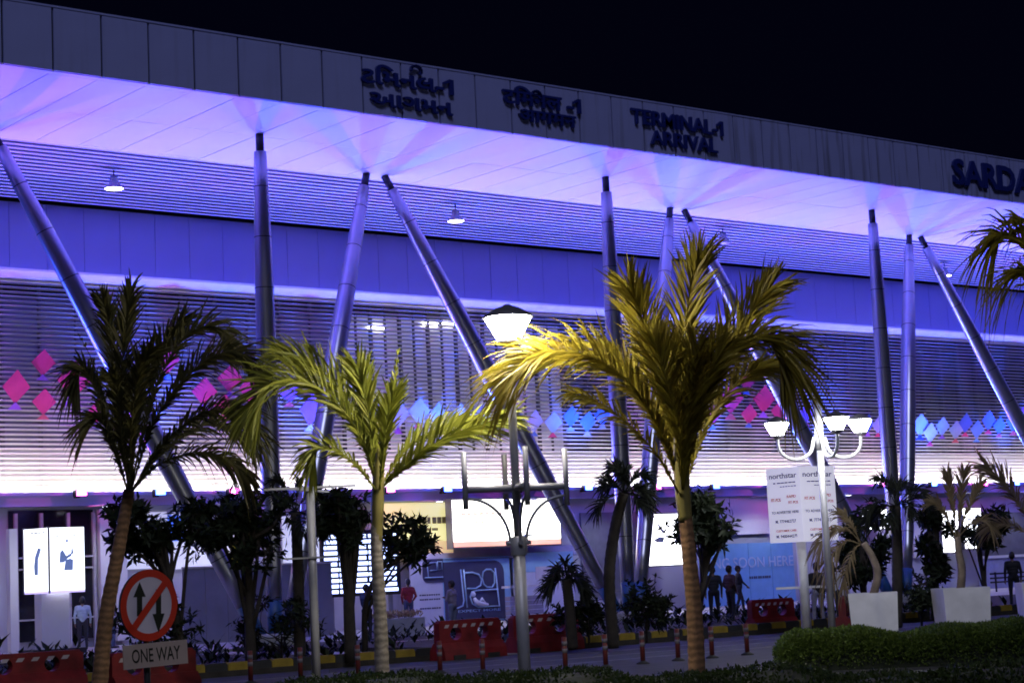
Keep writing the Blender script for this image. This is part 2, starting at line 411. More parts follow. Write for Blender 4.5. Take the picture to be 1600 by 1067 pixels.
wallbox('shop_sign_panel', (262,805,285,845), mat('blue_sign_lit', (.1,.2,.7), .4, emit=(.08,.2,1), es=.8), th=.12)
wallbox('shop_sign_panel', (376,795,388,820), mat('red_sign_lit', (.7,.1,.05), .4, emit=(1,.2,.1), es=.8), th=.13)

# ------------------------------------------------------------------ branching columns
def leg_mesh(a, b, rt, rm, rb, t0, t1, n=18, k=14):
    a, b = Vector(a), Vector(b); q = MB()
    pts = []; rr = []
    for i in range(k+1):
        t = t0+(t1-t0)*i/k; pts.append(a.lerp(b, t))
        s = math.sin(PI*min(1, max(0, t)))**.8
        base = rb+(rt-rb)*t; rr.append(base+(rm-base)*s)
    return pts, rr
def column(cx, label, left=True, right=True):
    t = thing('branching_column', (cx,44.5,0), label, 'column', 'branching columns under the canopy')
    MB().lathe([(.01,.42),(.75,.42),(.8,.36),(.8,.1)], (cx,44.5,0), 24, smooth=False).build('pedestal', CONC, t)
    legs = [((cx,44.5,.3), (cx,44.5,HZ), .15, .275, .19)]
    if left: legs.append(((cx-.42,44.55,.3), (cx-BAY/2-.2,47.4,HZ), .14, .29, .18))
    if right: legs.append(((cx+.42,44.55,.3), (cx+BAY/2-.86,47.4,HZ), .14, .29, .18))
    for a, b, rt, rm, rb in legs:
        L = (Vector(b)-Vector(a)).length
        pts, rr = leg_mesh(a, b, rt, rm, rb, 1.0/L, 1-.5/L)
        lg = MB().tube(pts, rr, 20).build('leg', CLAD, t)
        p2, r2 = leg_mesh(a, b, rt, rm, rb, 0, 1.0/L, k=2); MB().tube(p2, [r+.006 for r in r2], 20).build('painted_sleeve', BLUEP, lg)
        p3, r3 = leg_mesh(a, b, rt, rm, rb, 1-.5/L, 1, k=2); MB().tube(p3, [.115]*3, 16).build('cap', CAPM, lg)
        n = int(L/1.42)
        for j in range(1, n):
            d = (1.0+j*1.42)/L
            if d > 1-.8/L: break
            p4, r4 = leg_mesh(a, b, rt, rm, rb, d-.012/L, d+.012/L, k=1)
            MB().tube(p4, [r+.004 for r in r4], 20, caps=False).build('joint_ring', JOINT, lg)
cols = [(14.05,'branching steel column at the left edge, mostly outside the picture'),
        (26.8,'branching steel column behind the two left palms, leftmost upright leg'),
        (39.55,'branching steel column with base behind the large lit palm and dark palm'),
        (52.3,'branching steel column behind the white planters right of the ad box'),
        (65.05,'branching steel column at the right edge, only its left leg showing')]
for cx, lb in cols: column(cx, lb)

# ------------------------------------------------------------------ coloured floodlights on the beam
FIX = [(13.5,'b'),(16.7,'p'),(19.9,'b'),(23.1,'p'),(26.2,'p'),(28.95,'b'),(31.65,'p'),(34.8,'b'),(37.92,'p'),(40.42,'b'),(43.95,'p'),(47.07,'b'),(50.63,'p'),(53.84,'b'),
       (57.2,'p'),(60.85,'b'),(64.1,'p'),(67.4,'b'),(70.99,'p'),(73.36,'b'),(76.8,'p'),(80,'b')]
EB = mat('blue_led_lens', (.1,.1,.8), .3, emit=(.07,.16,1), es=12)
EP = mat('pink_led_lens', (.8,.2,.6), .3, emit=(1,.2,.7), es=5)
HOUS = mat('floodlight_housing', (.03,.03,.035), .4, .5)
ordn = ['first','second','third','fourth','fifth','sixth','seventh','eighth','ninth','tenth','eleventh','twelfth','thirteenth','fourteenth','fifteenth','sixteenth','seventeenth','eighteenth','nineteenth','twentieth','twenty-first','twenty-second']
flb = mat  # (name kept short)
for i, (fx, c) in enumerate(FIX):
    nm = 'blue' if c == 'b' else 'pink'
    k = [q for q in FIX if q[1] == c and q[0] <= fx]
    t = thing('floodlight', (fx,YW-.62,4.85), f'{ordn[len(k)-1]} {nm} LED floodlight from the left on the beam under the louvres', 'floodlight', 'LED floodlights along the beam')
    MB().box((fx-.19,YW-.72,4.78), (fx+.19,YW-.5,4.98)).build('housing', HOUS, t)
    MB().box((fx-.17,YW-.729,4.79), (fx+.17,YW-.721,4.96)).box((fx-.17,YW-.7,4.981), (fx+.17,YW-.52,4.986)).build('lens', EB if c == 'b' else EP, t)
    MB().box((fx-.05,YW-.5,4.74), (fx+.05,YW-.252,4.815)).build('bracket', HOUS, t)
    L = bpy.data.lights.new('added_halo_light', 'POINT'); L.energy = 30; L.color = (.05,.12,1) if c == 'b' else (1,.12,.6); L.shadow_soft_size = .04  # extra point light before the lens, imitates its halo on the beam
    lo = bpy.data.objects.new('added_halo_light', L); COL.objects.link(lo); lo.parent = t; lo.location = (0,-.22,.05)
    for nm2, en, ang, bl, aim in (('floodlight_beam', (5200, 2250), 54, .6, (-5.5,-7.5,9.2)), ('floodlight_wash', (4700, 560), 128, .5, (0,-8.5,9.2))):
        L = bpy.data.lights.new(nm2, 'SPOT'); L.energy = en[0] if c == 'b' else en[1]
        L.color = (.035,.1,1) if c == 'b' else (.42,.075,.95); L.spot_size = math.radians(ang); L.spot_blend = bl; L.shadow_soft_size = .06
        lo = bpy.data.objects.new(nm2, L); COL.objects.link(lo); lo.parent = t
        lo.location = (0,-.02,.22); lo.rotation_euler = Vector(aim).to_track_quat('-Z','Y').to_euler()

# hanging high bay lamps
for px, py, lit, lb in ((178,285,1,'lit white high bay lamp hanging under slats at left'),(712,337,1,'lit white high bay lamp hanging right of the inclined legs'),
                    (1130,372,0,'unlit high bay lamp hanging above the large palm'),(1476,424,1,'small lit high bay lamp hanging behind the right inclined leg')):
    p = onZ(px, py, HZ-.35); x, y, z = p
    t = thing('high_bay_lamp', p, lb, 'ceiling lamp', 'high bay lamps under the slats')
    MB().tube([(x,y,z+.1),(x,y,HZ+.05)], .02, 8).build('rod', HOUS, t)
    MB().lathe([(.02,.18),(.12,.17),(.13,.0),(.28,-.16),(.29,-.2),(.27,-.2)], p, 20).build('shade', STEEL, t)
    MB().lathe([(.0,-.175),(.265,-.18),(.262,-.2),(.0,-.21)], p, 20).build('lens', BAYL if lit else STEEL, t)

# ------------------------------------------------------------------ fascia lettering
def sign_line(t, s, px0, px1, pxb, pyb, h, M=NAVY, offset=.02):
    yy = YF-.02
    a = onY(px0, pyb, yy); b = onY(px1, pyb, yy); zb = onY(pxb, pyb, yy).z
    put_text(s, (a.x,yy,zb), X, Z, -Y, b.x-a.x, h, M, t, offset=offset, depth=.09)
    return a.x, b.x, zb
def hook(t, px, py, w, h):
    c = onY(px, py, YF-.12)
    pts = [c+X*(w*math.cos(g))+Z*(h*math.sin(g)) for g in [PI*1.0-PI*1.25*i/8 for i in range(9)]]
    q = MB()
    for a, b in zip(pts[:-1], pts[1:]):
        d = (b-a).normalized(); n = d.cross(Y); q.obox((a+b)/2, d*((b-a).length/2+.02), n*.035, Y*.045)
    q.build('letter', NAVY, t)
p = onY(634, 140, YF); t = thing('gujarati_sign', p, 'dark raised two line Gujarati lettering on the grey fascia', 'sign', 'raised lettering on the fascia')
sign_line(t, 'ટિમનલ-1', 562, 706, 580, 131, .42); hook(t, 650, 111, .17, .13)
sign_line(t, 'આગમન', 577, 705, 590, 166, .4)
p = onY(845, 170, YF); t = thing('hindi_sign', p, 'dark raised two line Hindi lettering on the grey fascia', 'sign', 'raised lettering on the fascia')
sign_line(t, 'टिमनल -1', 785, 905, 800, 163, .42); hook(t, 838, 149, .15, .11)
sign_line(t, 'आगमन', 809, 898, 815, 189, .36)
p = onY(1055, 205, YF); t = thing('english_sign', p, 'dark raised TERMINAL-1 ARRIVAL lettering on the fascia', 'sign', 'raised lettering on the fascia')
sign_line(t, 'TERMINAL-1', 985, 1127, 990, 193, .45, offset=.016); sign_line(t, 'ARRIVAL', 1016, 1119, 1020, 226, .43, offset=.016)
p = onY(1560, 280, YF); t = thing('name_sign', p, 'large dark raised letters SARDA cut by the right edge', 'sign', 'raised lettering on the fascia')
sign_line(t, 'SARDAR', 1488, 1634, 1490, 287, .88, offset=.025)

# ------------------------------------------------------------------ kites on the louvres
KC = {'pink':(.95,.1,.26),'violet':(.5,.2,.85),'blue':(.16,.36,.9),'pale blue':(.58,.78,.95),'salmon':(.8,.16,.2),'white':(.7,.72,.85),'dark blue':(.04,.08,.5),'cyan':(.2,.55,.8)}
KM = {k: mat('kite_'+k.replace(' ','_'), v, .5, var=.08) for k, v in KC.items()}
kites = [ # px, py, half width, half height, colour, tail colour, region
 (22,605,22,27,'pink','violet',0),(65,567,19,21,'pink','violet',0),(66,628,19,21,'pink','salmon',0),(112,594,27,30,'pink','violet',0),
 (150,642,14,20,'pink','violet',1),(259,562,18,24,'pink','blue',1),(316,612,20,22,'pink','violet',1),(356,592,20,22,'pink','violet',1),(390,608,20,24,'pink','white',1),(348,634,16,18,'pink','salmon',1),
 (450,612,18,18,'violet','salmon',2),(482,640,18,26,'violet','white',2),
 (584,640,14,21,'dark blue','pink',3),(619,648,15,23,'pale blue','violet',3),(651,642,17,21,'pale blue','salmon',3),(680,648,13,20,'pale blue','violet',3),(715,650,14,20,'pale blue','pink',3),(750,650,14,20,'pale blue','white',3),
 (832,658,13,18,'pale blue','blue',4),(861,660,14,18,'pale blue','pink',4),(889,651,13,17,'blue','pale blue',4),(915,659,13,17,'blue','white',4),(939,649,14,16,'blue','pale blue',4),
 (1110,648,12,17,'pink','blue',5),(1138,622,18,26,'pink','salmon',5),(1164,597,12,15,'pink','blue',5),(1189,624,17,22,'pink','violet',5),(1167,647,13,16,'pink','blue',5),(1214,642,13,17,'pink','violet',5),
 (1257,644,10,17,'violet','pink',6),(1353,662,9,15,'blue','violet',6),(1369,664,10,14,'pale blue','pink',6),
 (1434,664,14,18,'pale blue','dark blue',7),(1450,676,11,16,'white','pink',7),(1469,666,11,15,'pale blue','violet',7),(1490,672,11,15,'pale blue','salmon',7),(1505,661,11,16,'blue','pink',7),(1523,671,11,15,'cyan','cyan',7),(1541,657,11,16,'blue','pink',7),(1558,665,10,14,'blue','salmon',7),(1580,658,12,17,'blue','salmon',7),(1604,640,12,17,'violet','salmon',7)]
REG = ['at the far left edge','behind the dark left palm','beside the left upright column leg','above the middle yellow green palm','left of the large lit palm','right of the large lit palm','near the three headed lamp','right of the right column pair']
cnt = {}
tot = {}
for k in kites: tot[(k[4],k[6])] = tot.get((k[4],k[6]),0)+1
for px, py, hw, hh, c, tc, rg in kites:
    yy = YW-.15; p = onY(px, py, yy); ZT = Z*math.cos(.22)-Y*math.sin(.22); YT = Y*math.cos(.22)+Z*math.sin(.22); D = depth_of(p)
    hz = hh*D/FPX; hx = (onY(px+hw, py, yy).x-onY(px-hw, py, yy).x)/2
    cnt[(c,rg)] = cnt.get((c,rg),0)+1
    on = ordn[cnt[(c,rg)]-1]+' ' if tot[(c,rg)] > 1 else ''
    t = thing('kite', p, f'{on}{c} kite from the left {REG[rg]}' if on else f'{c} kite with {tc} tail on louvres {REG[rg]}', 'kite', 'kites fixed on the louvres')
    p = p-Y*(hz*1.3*math.sin(.22)); MB().prism([(0,-hz),(hx,0),(0,hz),(-hx,0)], p, X, ZT, -YT*.03).build('kite_panel', KM[c], t)
    MB().prism([(0,-hz*.86),(hx*.52,-hz*1.32),(-hx*.52,-hz*1.32)], p-YT*.035, X, ZT, -YT*.02).build('tail', KM[tc], t)
    MB().tube([p, p+Y*(.1+hz*.28)], .015, 6).build('fixing', HOUS, t)

# ------------------------------------------------------------------ shop fronts, signs and hoardings
def emat(n, c, e): return mat(n, c, .4, emit=c, es=e, var=.06, scale=.8)
def wthing(name, rect, yy, label, cat, group=None):
    x0, x1, za, zb = wrect(*rect, yy); za = max(za, .1)
    return thing(name, ((x0+x1)/2, yy, za), label, cat, group), x0, x1, za, zb
FRM = mat('sign_frame', (.25,.25,.28), .4, .5)
def bars(o, ax, ay, an, w, h, M, parent, n=4, name='print_line'):
    q = MB(); u = 0.; o = Vector(o)
    for k in range(n):
        wd = w/n*random.uniform(.6,.9); q.obox(o+ax*(u+wd/2)+ay*h/2+an*.003, ax*wd/2, ay*h/2, an*.003); u += w/n
    b_ = q.build(name, M, parent); b_['kind'] = 'stuff'; return b_
# yellow shop sign
t, a, b, c, d = wthing('shop_sign', (590,786,704,869), YW-.1, 'glowing pale yellow shop sign left of the white billboard', 'sign')
YM = emat('yellow_light_panel', (.78,.72,.3), .95); YO = emat('orange_light_panel', (.72,.5,.25), .7)
MB().box((a,YW-.3,c+(d-c)*.28), (b,YW-.1,d)).build('light_panel', YM, t)
MB().box((a,YW-.28,c), (b,YW-.1,c+(d-c)*.28-.01)).build('lower_panel', YO, t)
bars((a+(b-a)*.5,YW-.302,d-.75), X, Z, -Y, (b-a)*.42, .24, mat('brown_letter', (.4,.34,.1), .5), t, n=6); bars((a+(b-a)*.3,YW-.302,d-1.0), X, Z, -Y, (b-a)*.5, .1, mat('brown_letter', (.4,.34,.1), .5), t, n=5)
# white billboard with orange foot
t, a, b, c, d = wthing('billboard', (706,780,876,852), YW-.9, 'bright white backlit billboard with an orange foot strip behind the lamp post', 'billboard')
MB().box((a-.06,YW-.9,c-.06), (b+.06,YW-.55,d+.06)).build('frame', FRM, t)
MB().box((a,YW-.93,c+.2), (b,YW-.902,d)).build('light_panel', emat('billboard_white_lit', (1,.97,.86), 6), t)
MB().box((a,YW-.932,c), (b,YW-.902,c+.195)).build('foot_strip', emat('billboard_orange_lit', (.95,.5,.36), 1.0), t)
GRY = mat('print_grey', (.4,.42,.42), .5); DGR = mat('print_dark', (.12,.12,.1), .5)
MB().box((b-1.15,YW-.94,c+.42), (b-.55,YW-.931,c+.47)).box((b-.6,YW-.939,c+.42), (b-.55,YW-.9315,c+.95)).build('print_outline', DGR, t)
MB().prism([(0,0),(.3,.1),(.75,.06),(.8,0)], (b-2.0,YW-.931,c+.3), X, Z, -Y*.008).build('print_dish', GRY, t)
bars((a+.35,YW-.931,d-.55), X, Z, -Y, 1.9, .1, emat('print_pale', (.8,.6,.45), 1.2), t, n=7)
bars((a+.45,YW-.931,d-.85), X, Z, -Y, 1.3, .08, emat('print_pale2', (.7,.68,.5), 1.2), t, n=5)
# grey awning strip under the billboard
t, a, b, c, d = wthing('awning', (640,855,905,872), YW-.5, 'grey blue awning strip below the white billboard', 'awning')
MB().prism([(0,d),(-.5,c+.05),(-.5,c),(0,c)], (a,YW-.1,0), Y, Z, X*(b-a)).build('awning_board', mat('awning_grey', (.28,.28,.4), .5), t)
# white hoarding with the dark logo
HW = mat('hoarding_white', (.62,.62,.78), .5, var=.05); HB = mat('hoarding_pale_blue', (.3,.52,.8), .5, var=.06); HB2 = mat('hoarding_mid_blue', (.22,.45,.78), .5, var=.06)
LOGO = mat('logo_grey', (.055,.055,.12), .5, var=.08); LINE = mat('logo_line', (.42,.62,.85), .4); LW = mat('logo_figure', (.75,.78,.85), .4)
yh = YW-.6
t, a, b, c, d = wthing('logo_hoarding', (640,872,792,976), yh, 'pale hoarding with a dark rounded panel and outlined logo letters', 'hoarding')
xs = lambda px: onY(px, 920, yh).x
zs = lambda px, py: onY(px, py, yh).z
MB().box((a,yh,.1), (xs(692),yh+.06,d)).build('white_board', HW, t)
MB().box((xs(692)+.005,yh,.1), (b+.25,yh+.06,d+.02)).build('blue_board', HB, t)
def rrect(x0, z0, x1, z1, r, n=6, corners=(1,1,1,1)):
    P = []
    for (cx, cz, g0, k) in ((x1-r,z0+r,-90,0),(x1-r,z1-r,0,1),(x0+r,z1-r,90,2),(x0+r,z0+r,180,3)):
        if corners[k]:
            for i in range(n+1): g = math.radians(g0+90*i/n); P.append((cx+r*math.cos(g), cz+r*math.sin(g)))
        else: P.append(((x1,z0),(x1,z1),(x0,z1),(x0,z0))[k])
    return P
zt = zs(750,876); zb_ = zs(750,968)
MB().prism(rrect(xs(694), zb_, xs(788), zt, .42, corners=(0,1,0,0)), (0,yh-.001,0), X, Z, -Y*.02).build('logo_panel', LOGO, t)
MB().prism(rrect(xs(661), zs(675,910), xs(693.5), zs(675,873), .22, corners=(0,0,1,1)), (0,yh-.001,0), X, Z, -Y*.02).build('logo_panel', LOGO, t)
def lines(t, segs, px, M, r=.028):
    q = MB()
    for pts in segs: q.tube([Vector((xs(x), yh-.045, zs(x,y))) for x, y in pts], r, 6)
    return q.build('logo_outline', M, t)
big = [[(722,890),(724,940),(722,948),(713,950)],[(727,890),(728,950)],[(728,895),(740,894),(748,900),(750,908),(746,917),(730,919)],
       [(752,905),(754,891),(761,888),(769,891),(770,905),(769,915),(761,918),(754,914),(752,905)],[(774,887),(777,947),(740,948),(734,940),(733,930),(737,922),(775,920)]]
big = [[(720,889),(723,938),(721,946),(712,950)],[(724.5,889),(727.5,949)],[(725,895),(738,894),(748,897),(752,905),(750,914),(742,919),(729,919)],
       [(753,903),(755,893),(760,889),(767,889),(772,894),(772,910),(768,917),(760,917),(755,912),(753,903)],[(774,887),(778,946),(745,948),(736,943),(733,932),(736,924),(744,922),(777,920)]]
lines(t, big, 0, LINE, .03)
sm = [[(668,881),(669,902)],[(672,879),(682,878),(683,890),(672,891)],[(684,877),(691,877),(691,889),(684,890),(684,877)],[(664,902),(692,901)]]
lines(t, sm, 0, LINE, .02)
q = MB(); hd = Vector((xs(737.5), yh-.06, zs(737.5,928)))
for i in range(1): q.lathe([(.0,-.1),(.07,-.07),(.1,0),(.07,.07),(0,.1)], hd, 12)
q.tube([Vector((xs(739), yh-.05, zs(739,934))), Vector((xs(742), yh-.05, zs(742,940))), Vector((xs(748), yh-.05, zs(748,943))), Vector((xs(760), yh-.05, zs(760,944)))], [.06,.1,.1,.05], 8)
q.tube([Vector((xs(747), yh-.05, zs(747,942))), Vector((xs(751), yh-.05, zs(751,935))), Vector((xs(756), yh-.05, zs(756,943)))], [.06,.06,.05], 8).build('logo_figure', LW, t)
put_text('EXPECT MORE', (xs(713),yh-.021,zs(713,957)), X, Z, -Y, xs(780)-xs(713), .09, LINE, t, depth=.012, joined=True, name='logo_tagline')
for k, (s_, py) in enumerate((('We Deserve',931),('To Expect More',938),('from every journey',952))):
    bars((xs(655),yh-.001,zs(655,py)), X, Z, -Y, xs(688)-xs(655), .05, LOGO, t, n=9)
# pale blue hoarding right of it
t, a, b, c, d = wthing('blue_hoarding', (800,862,900,965), yh, 'light blue hoarding with a small white notice, right of logo', 'hoarding')
MB().box((a+.02,yh,.1), (b,yh+.05,d-(d-c)*.3)).build('board', HW, t)
MB().box((a+.02,yh-.01,d-(d-c)*.3+.01), (b,yh+.05,d)).build('upper_board', HB, t)
MB().box((xs(838),yh-.02,zs(838,905)), (xs(893),yh-.001,zs(838,885))).build('notice', mat('notice_white', (.6,.55,.68), .5), t)
bars((xs(850),yh-.021,zs(850,892)), X, Z, -Y, xs(882)-xs(850), .05, LOGO, t, n=5)
# counter
t, a, b, c, d = wthing('counter', (788,914,842,965), yh-.8, 'grey slatted counter with white top beside the logo hoarding', 'counter')
MB().box((a-.1,yh-1.2,d-.08), (b+.1,yh-.75,d)).build('counter_top', WHITE, t)
for i in range(5): MB().box((a,yh-1.1,.12+i*.17), (b,yh-.8,.27+i*.17)).build('counter_board', mat('counter_grey', (.3,.29,.36), .5), t)
# right blue hoarding
t, a, b, c, d = wthing('lettered_hoarding', (1095,848,1246,962), yh, 'bright blue hoarding lettered COMING SOON HERE behind three people', 'hoarding')
n = 4
for i in range(n):
    xa = a+(b-a)*i/n; xb = a+(b-a)*(i+1)/n
    MB().box((xa+.01,yh,.1), (xb-.01,yh+.05,d)).build('board', HB2, t)
put_text('COMING SOON HERE', (xs(1068),yh-.001,zs(1068,891)), X, Z, -Y, xs(1242)-xs(1068), .42, mat('hoarding_letter', (.5,.62,.85), .5), t, depth=.02)
bars((xs(1172),yh-.001,zs(1172,904)), X, Z, -Y, xs(1206)-xs(1172), .1, LOGO, t, n=10)
# LED flight board
t, a, b, c, d = wthing('led_board', (505,832,624,926), YW-2.2, 'large blue white LED board of glowing rows behind the middle palm trunk', 'screen')
LED = mat('led_rows_lit', (.8,.85,1), .3, emit=(.42,.52,1), es=4)
MB().box((a-.08,YW-2.2,c-.1), (b+.08,YW-2.05,d+.1)).build('cabinet', HOUS, t)
for i in range(11):
    zz = c+(d-c)*(i+.1)/11; h = (d-c)/11*.62
    u = a
    for k in range(5):
        wv = (b-a)/5*random.uniform(.78,.98)
        MB().box((u,YW-2.23,zz), (u+wv,YW-2.202,zz+h)).build('led_row', LED, t); u += (b-a)/5
for xx in (a+.3, b-.3): MB().box((xx-.06,YW-2.15,.09), (xx+.06,YW-2.05,c-.1)).build('post', FRM, t)
# lit poster right of the centre column
t, a, b, c, d = wthing('lit_poster', (1009,803,1078,882), YW-1.2, 'bright white backlit poster between dark palm and large palm trunk', 'poster')
MB().box((a-.06,YW-1.2,c-.06), (b+.06,YW-1.0,d+.06)).build('frame', FRM, t)
MB().box((a,YW-1.225,c), (b,YW-1.202,d)).build('light_panel', emat('poster_white_lit', (.97,.97,1), 5), t)
MB().prism([(0,0),(.35,.12),(.6,.08),(.5,-.12),(.15,-.1)], (a+.3,YW-1.226,(c+d)/2), X, Z, -Y*.006).build('print_shape', GRY, t)
MB().prism([(0,0),(.3,-.3),(.45,-.45),(.3,-.5),(.1,-.25)], (a+.5,YW-1.226,d-.25), X, Z, -Y*.006).build('print_shape', GRY, t)
# right side lit posters
for r, nm, lb in (((1347,796,1389,826),'lit_sign','small white lit sign behind the leaning planter palm'),((1470,798,1500,862),'lit_poster','left white lit poster behind the planter palm'),((1504,794,1536,856),'lit_poster','right white lit poster with dark lettering behind the planter palm')):
    t, a, b, c, d = wthing(nm, r, YW-.6, lb, 'sign')
    MB().box((a-.05,YW-.6,c-.05), (b+.05,YW-.45,d+.05)).build('frame', FRM, t)
    MB().box((a,YW-.622,c), (b,YW-.602,d)).build('light_panel', emat('small_poster_lit', (.95,.97,1), 5), t)
    if r[0] == 1504: put_text('FP', (a+.2,YW-.623,(c+d)/2-.1), X, Z, -Y, .75, .55, LOGO, t, depth=.006, name='letter')
t, a, b, c, d = wthing('grey_hoarding', (1529,870,1640,922), yh, 'pale grey blue hoarding with white cap rail at the right edge', 'hoarding')
MB().box((a,yh,.1), (b,yh+.05,d)).build('board', mat('hoarding_greyblue', (.35,.36,.55), .5), t)
MB().box((a-.03,yh-.05,d+.001), (b,yh+.08,d+.12)).build('cap_rail', WHITE, t)
t, a, b, c, d = wthing('steel_bench', (1548,925,1600,942), 50, 'dark slatted bench in front of the pale grey hoarding', 'bench')
for z in (.45,.62,.8): MB().box((a,49.9,z), (b+1,49.98,z+.07)).build('slat', HOUS, t)
for xx in (a+.2, b+.6): MB().box((xx,49.85,.09), (xx+.06,49.899,.9)).build('leg', HOUS, t)
# grey lower screen behind the left trees
t, a, b, c, d = wthing('grey_screen_wall', (285,884,522,1000), 50.5, 'plain grey site screen behind the dark left trees', 'screen')
n = 7
for i in range(n): MB().box((a+(b-a)*i/n+.01,50.5,.1), (a+(b-a)*(i+1)/n-.01,50.55,d)).build('panel', mat('screen_grey', (.2,.2,.24), .6, var=.2, scale=.8), t)
MB().box((a,50.48,d+.001), (b,50.57,d+.06)).build('top_rail', STEEL, t)

# ------------------------------------------------------------------ free standing digital panel at the left
D = 53; p = onZ(100,1030); 
cx, cyy = dep(88, 875, D).x, dep(88, 875, D).y
t = thing('digital_totem', (cx,cyy,0), 'white lit two sided digital totem on a violet pillar at left', 'totem')
zt = dep(88, 824, D).z; zb_ = dep(88, 926, D).z
MB().box((cx-.42,cyy+.1,.09), (cx+.42,cyy+.55,zb_)).build('pillar', WHITE, t)
MB().box((cx-.8,cyy-.15,.09), (cx+.8,cyy+.8,.25)).build('plinth', HOUS, t)
SCR = emat('totem_screen_lit', (.9,.95,1), 2.2)
k0, k1, k2 = dep(37, 875, D+.3), dep(77, 875, D-.3), dep(133, 875, D+.3)
for s_, (u, v) in (('left',(k0,k1)), ('right',(k1,k2))):
    u = Vector((u.x,u.y,0)); v = Vector((v.x,v.y,0)); ax = (v-u).normalized(); L = (v-u).length; an = ax.cross(Z)
    scp = MB().prism([(.02,zb_+.06),(L-.02,zb_+.06),(L-.02,zt),(.02,zt)], u, ax, Z, -an*.12).build('screen', SCR, t)
    MB().prism([(.02,zb_),(L-.02,zb_),(L-.02,zb_+.055),(.02,zb_+.055)], u, ax, Z, -an*.1).build('foot_strip', emat('totem_strip_lit', (.6,.5,.95), 1.2), t)
    MB().prism([(-.02,zb_),(.018,zb_),(.018,zt+.03),(-.02,zt+.03)], u+an*.012, ax, Z, -an*.14).build('edge_bar', FRM, t)
    o = u+an*.004; hh = zt-zb_
    BL = mat('screen_figure_blue', (.2,.28,.55), .5, emit=(.2,.3,.6), es=.45)
    if s_ == 'left':
        MB().prism([(.28,.3),(.37,.3),(.38,.55),(.46,.72),(.38,.74),(.3,.6),(.27,.45)], o+Z*(zb_), ax*L/.66, Z*hh/1.0*.95, an*.004).build('screen_figure', BL, scp)
        bars(o+ax*.3+Z*(zt-.14), ax, Z, an, L-.4, .035, GRY, scp, n=4)
    else:
        q = MB(); s2 = L/.8
        q.prism([(.32,.34),(.52,.34),(.53,.5),(.46,.52),(.36,.5)], o+Z*zb_, ax*s2, Z*hh, an*.004)
        q.prism([(.22,.46),(.32,.46),(.42,.53),(.5,.56),(.47,.6),(.38,.56),(.3,.66),(.24,.62)], o+Z*zb_, ax*s2, Z*hh, an*.004)
        q.prism([(.46,.56),(.54,.6),(.52,.68),(.49,.66),(.49,.62)], o+Z*zb_, ax*s2, Z*hh, an*.004).build('screen_figure', BL, scp)
        MB().prism([(.36,.78),(.42,.77),(.43,.81),(.37,.81)], o+Z*zb_, ax*s2, Z*hh, an*.004).build('screen_figure', BL, scp)
        put_text('Stay Protected', o+ax*.18+Z*(zt-.14), ax, Z, an, L-.4, .06, GRY, scp, depth=.004, joined=True, name='screen_text')
        bars(o+ax*.2+Z*(zt-.25), ax, Z, an, L-.44, .03, GRY, scp, n=5)
p = onY(20, 930, 52); t = thing('white_post', (p.x,52,.09), 'slim white rectangular post left of the digital totem', 'post')
MB().box((p.x-.12,51.9,.09), (p.x+.12,52.14,onY(20,826,52).z)).build('post_body', WHITE, t)

# ------------------------------------------------------------------ ad box on a pole (right)
D = 42; c = dep(1255, 900, D); base = Vector((c.x,c.y,0))
t = thing('advertising_box', base, 'white printed advertising box on a pole behind the three headed lamp', 'advertising box')
zt = dep(1250, 729, D).z; zb_ = dep(1250, 846, D).z
A0, A1, A2 = dep(1200,790,D+.35), dep(1252,790,D-.35), dep(1307,790,D+.25)
A0, A1, A2 = [Vector((v.x,v.y,0)) for v in (A0,A1,A2)]
A3 = A0+A2-A1
q = MB(); vs = [v+Z*zb_ for v in (A0,A1,A2,A3)]+[v+Z*zt for v in (A0,A1,A2,A3)]
body = q.add(vs, [(3,2,1,0),(4,5,6,7),(0,1,5,4),(1,2,6,5),(2,3,7,6),(3,0,4,7)]).build('box_body', mat('ad_box_white', (.78,.76,.85), .45, emit=(.8,.78,1), es=.42, var=.04), t)
RT = mat('print_red', (.6,.12,.08), .5); NT = mat('print_navy', (.05,.05,.18), .5)
for u, v in ((A0,A1),(A1,A2)):
    ax = (v-u).normalized(); L = (v-u).length; an = ax.cross(Z)
    H_ = zt-zb_
    for s_, f, hh, M, wd, x0 in (('northstar',.86,.12,NT,.84,.08),(None,.79,.025,NT,.7,.2),(None,.74,.02,NT,.5,.4),('FIT-POS',.55,.075,RT,.3,.1),('RAPID',.59,.065,RT,.28,.58),('FIT-POS',.51,.065,RT,.3,.62),
                     ('TO ADVERTISE HERE',.385,.06,NT,.82,.1),('M. 7774462727',.26,.07,NT,.62,.2),('CUSTOMER CARE',.14,.05,RT,.62,.2),('M. 9400444271',.06,.07,NT,.62,.2)):
        if s_ is None: bars(u+ax*(L*x0)+Z*(zb_+H_*f)+an*.001, ax, Z, an, L*wd, hh, NT, body, n=6); continue
        put_text(s_, u+ax*(L*x0)+Z*(zb_+H_*f)+an*.001, ax, Z, an, L*wd, hh, M, body, depth=.006, joined=True, name='printed_line')
MB().tube([(base.x,base.y,0),(base.x,base.y,zb_+.02)], .11, 14).build('pole', LWHITE, t)
zz = dep(1258, 917, D).z
MB().obox((base.x,base.y,zz), _r0*.62, Vector((_f.x,_f.y,0)).normalized()*.05, Z*.025).build('cross_plate', LWHITE, t)

